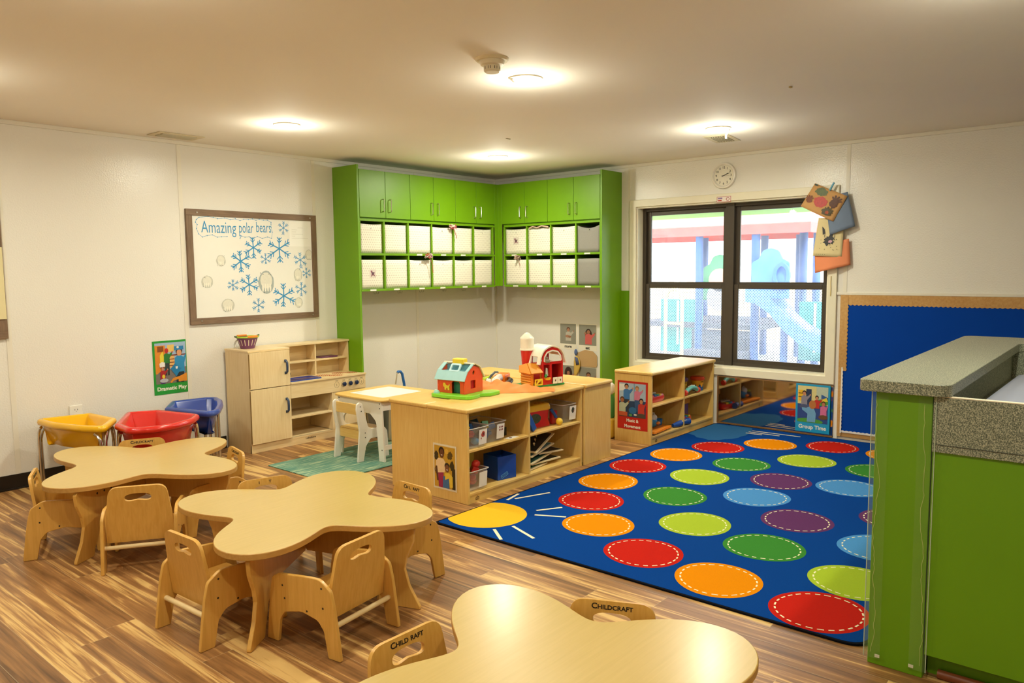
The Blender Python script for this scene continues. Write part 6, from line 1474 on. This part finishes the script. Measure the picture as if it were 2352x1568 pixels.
# ------------------------------------------------------------------ outside the window
def out(o): o['background'] = True; return o
gm = plain('#b9b5a6', rough=.9, var=.15, scale=2)
struct(MB().box(.2, -14, -.35, 26, 16, -.02).build('ground', gm, smooth=False), 'pale playground paving outside the window')
tag(MB().box(.26, -6, 1.958, .9, 2.5, 2.05).build('eave_board', plain('#8cc03a', rough=.6)), 'lime green eave board above the outside of the window', 'eave')
pg = thing('playground_structure', 'playground climber with red shingled roof, blue posts and panels', 'playground', (4, -1.0, -.02))
T1 = Matrix.Translation((-4, 1.0, .02))
BP = plain('#1f4a90', rough=.5); GP = plain('#2f7a4a', rough=.5); TP = plain('#1f8f86', rough=.5); DK = plain('#4a4a50', rough=.8)
def shingle():
    m, nt, b = new_mat('red_shingle_roof'); tc = N(nt, 'ShaderNodeTexCoord'); br = N(nt, 'ShaderNodeTexBrick'); mp = N(nt, 'ShaderNodeMapping'); mp.inputs['Rotation'].default_value = (0, 0, PI / 2); mp.inputs['Scale'].default_value = (4, 4, 4)
    nt.links.new(tc.outputs['Object'], mp.inputs[0]); nt.links.new(mp.outputs[0], br.inputs[0]); br.inputs['Color1'].default_value = rgb('#e08078'); br.inputs['Color2'].default_value = rgb('#d87068'); br.inputs['Mortar'].default_value = rgb('#9a3c38'); br.inputs['Mortar Size'].default_value = .012
    nt.links.new(br.outputs['Color'], b.inputs['Base Color']); b.inputs['Roughness'].default_value = .8; return m
RS = shingle(); RB = plain('#d84a44', rough=.6)
x0, x1, ya, yb, ze = 3.95, 6.3, -2.15, 2.2, 2.03
r = MB(); ax, ay0, ay1, az = 5.1, -1.15, 1.0, 2.85
V = [(x0, ya, ze), (x0, yb, ze), (x1, yb, ze), (x1, ya, ze), (ax, ay0, az), (ax, ay1, az)]
r.add([T1 @ Vector(v) for v in V], [(0, 4, 5, 1), (1, 5, 2), (2, 5, 4, 3), (3, 4, 0)]).build('roof', RS, pg, solid=.03, smooth=False)
g = MB()
for a, b_ in (((x0, ya), (x0 + .04, yb)), ((x1 - .04, ya), (x1, yb)), ((x0 + .041, ya), (x1 - .041, ya + .04)), ((x0 + .041, yb - .04), (x1 - .041, yb))): cb_ = g.box(a[0], a[1], 1.90, b_[0], b_[1], ze + .01, M=T1)
g.build('roof_fascia', RB, pg)
for i, (x, y, r_2) in enumerate(((4.05, -.477, .055), (4.05, -1.351, .06), (5.9, .35, .06), (5.9, -.72, .06), (5.9, -1.30, .06), (4.9, -1.72, .06), (4.6, -2.02, .055), (4.1, 1.6, .06))):
    MB().cyl(T1 @ Vector((x, y, -.02)), T1 @ Vector((x, y, 1.95)), r_2, 16).build('post', BP, pg)
def arch_panel(name, m, x, yc, w, z0, z1, par=pg, hole=None, t=.04):
    P = [(-w, z0), (w, z0), (w, z1 - w * .75), (w * .62, z1 - w * .55), (w * .4, z1 - w * .12), (0, z1), (-w * .4, z1 - w * .12), (-w * .62, z1 - w * .55), (-w, z1 - w * .75)]
    P = rpoly(P, [0, 0, .06, .05, .08, .08, .08, .05, .06]); return MB().plate(P, [hole] if hole else [], t, T1 @ frame((x, yc, 0), (0, -1, 0), (0, 0, 1))).build(name, m, par, bevel=.006)
arch_panel('climbing_panel', GP, 4.2, -.75, .26, .95, 1.63)
MB().cyl(T1 @ Vector((4.12, -.77, 1.25)), T1 @ Vector((4.155, -.77, 1.25)), .17, 24).build('bubble_window', plain('#c98a66', rough=.4), pg)
MB().cyl(T1 @ Vector((4.12, -.77, 1.0)), T1 @ Vector((4.16, -.77, 1.0)), .20, 24).build('dome_window', plain('#8c8c90', rough=.4), pg)
arch_panel('slide_hood', plain('#3c70c0', rough=.45), 3.95, -1.62, .27, 1.0, 1.70)
MB().plate(ell(0, 0, .12, .18, 24), [ell(0, 0, .07, .12, 24)[::-1]], .05, T1 @ frame((3.90, -1.80, 1.32), (0, -1, 0), (0, 0, 1))).build('spiral_panel', plain('#2b5ea8', rough=.45), pg, bevel=.006)
MB().box(4.15, -1.35, .52, 6.0, .6, .60, M=T1).build('platform', DK, pg)
MB().box(4.18, -1.30, .18, 4.24, -.30, .50, M=T1).box(3.75, -1.30, .0, 4.15, -.35, .22, M=T1).build('step_box', DK, pg)
for y0_, y1_ in ((.30, -.42), (-1.9, -3.0)):
    MB().box(4.28, y1_, .12, 4.32, y0_, .95, M=T1).build('barrier_panel', TP, pg, bevel=.01)
g = MB()
for y in (.15, -.05, -2.15, -2.32): g.cyl(T1 @ Vector((4.2, y, .25)), T1 @ Vector((4.2, y, .93)), .018, 8)
g.build('barrier_bar', plain('#e6e6d8', rough=.5), pg)
lp = [(-.20, 0), (-.20, .95), (-.215, 1.04), (-.26, 1.10), (-.335, 1.125), (-.41, 1.10), (-.455, 1.04), (-.47, .95), (-.47, 0)]
MB().tube([T1 @ Vector((3.6, y + .03, z)) for y, z in lp], .024, 10).tube([T1 @ Vector((3.6, -.17, .62)), T1 @ Vector((3.6, -.44, .62))], .018, 8).build('grab_loop', plain('#e8d878', rough=.45), pg)
# slide
sl_c = [(-1.40, 1.02), (-1.55, 1.0), (-1.75, .86), (-1.95, .64), (-2.15, .48), (-2.4, .38), (-2.7, .26), (-3.0, .16)]
def sprof(y, z):
    return [Vector((3.6, y, z + .16)), Vector((3.62, y, z + .15)), Vector((3.66, y, z)), Vector((4.0, y, z)), Vector((4.04, y, z + .15)), Vector((4.06, y, z + .16)), Vector((4.06, y, z - .04)), Vector((3.6, y, z - .06))]
den = []
for i in range(len(sl_c) - 1):
    for k in range(4): t = k / 4; den.append((sl_c[i][0] * (1 - t) + sl_c[i + 1][0] * t, sl_c[i][1] * (1 - t) + sl_c[i + 1][1] * t))
den.append(sl_c[-1])
MB().loft([[T1 @ p for p in sprof(y, z)] for y, z in den], cap0=True, cap1=True).build('slide', plain('#3f74c8', rough=.35), pg, ang=50)
MB().cyl(T1 @ Vector((3.85, -1.86, 0)), T1 @ Vector((3.85, -1.86, .62)), .05, 12).build('slide_post', BP, pg)
# fences, trees, wall behind
tag(MB().box(9.0, -8, -.02, 9.06, 9, 2.02).build('vinyl_fence', plain('#f2f2f0', rough=.6, var=.02)), 'tall white fence across the back of the playground', 'fence')
g = thing('wood_fence', 'low tan board fence in front of the white fence', 'fence', (8.6, 0, -.02))
mb = MB()
for k in range(90): mb.box(0, -6 + k * .15, 0, .02, -6 + k * .15 + .142, 1.14 + .01 * (k % 3))
mb.build('boards', plain('#cdb78c', rough=.8, var=.12, scale=9), g)
tag(MB().cyl((8.4, 2.25, -.02), (8.4, 2.25, 2.06), .05, 12).ball((8.4, 2.25, 2.12), (.1, .1, .07), 14).build('lamp_post', plain('#f4f4f2', rough=.5)), 'white post with rounded cap beside the back fence', 'post')
def tree(x, y, h, s, seed_, label):
    t_ = thing('tree', label, 'tree', (x, y, -.02), 0, 'trees behind the playground fence')
    MB().tube([(0, 0, 0), (.05, 0, h * .4), (0, .05, h * .7)], [.14, .1, .06], 8).build('trunk', plain('#5b4c3c', rough=.9), t_)
    r = random.Random(seed_); mb = MB()
    for k in range(1500):
        a = r.uniform(0, 2 * PI); q = r.uniform(0, 1) ** .5; zz = r.uniform(-1, 1); rr_ = s * q * math.sqrt(max(0, 1 - zz * zz))
        p = Vector((rr_ * math.cos(a), rr_ * math.sin(a), h * .72 + zz * s * .8)); e = Euler((r.uniform(0, 3), r.uniform(0, 3), r.uniform(0, 3))).to_matrix(); w_ = r.uniform(.07, .13)
        mb.add([p + e @ Vector((-w_, 0, 0)), p + e @ Vector((0, -w_ * .6, 0)), p + e @ Vector((w_, 0, .02)), p + e @ Vector((0, w_ * .6, 0))], [(0, 1, 2, 3)])
    mb.build('foliage', plain('#4a5040', rough=.9, var=.4, scale=3), t_, smooth=False)
tree(10.6, -1.0, 3.6, 1.5, 1, 'grey-green tree at the right end behind the white fence')
tree(11.6, 2.3, 3.3, 1.4, 2, 'grey-green tree in the middle behind the white fence')
tree(11, 5.4, 3.2, 1.5, 3, 'grey-green tree at the left end behind the white fence')
sc.view_settings.exposure = EXPOSURE
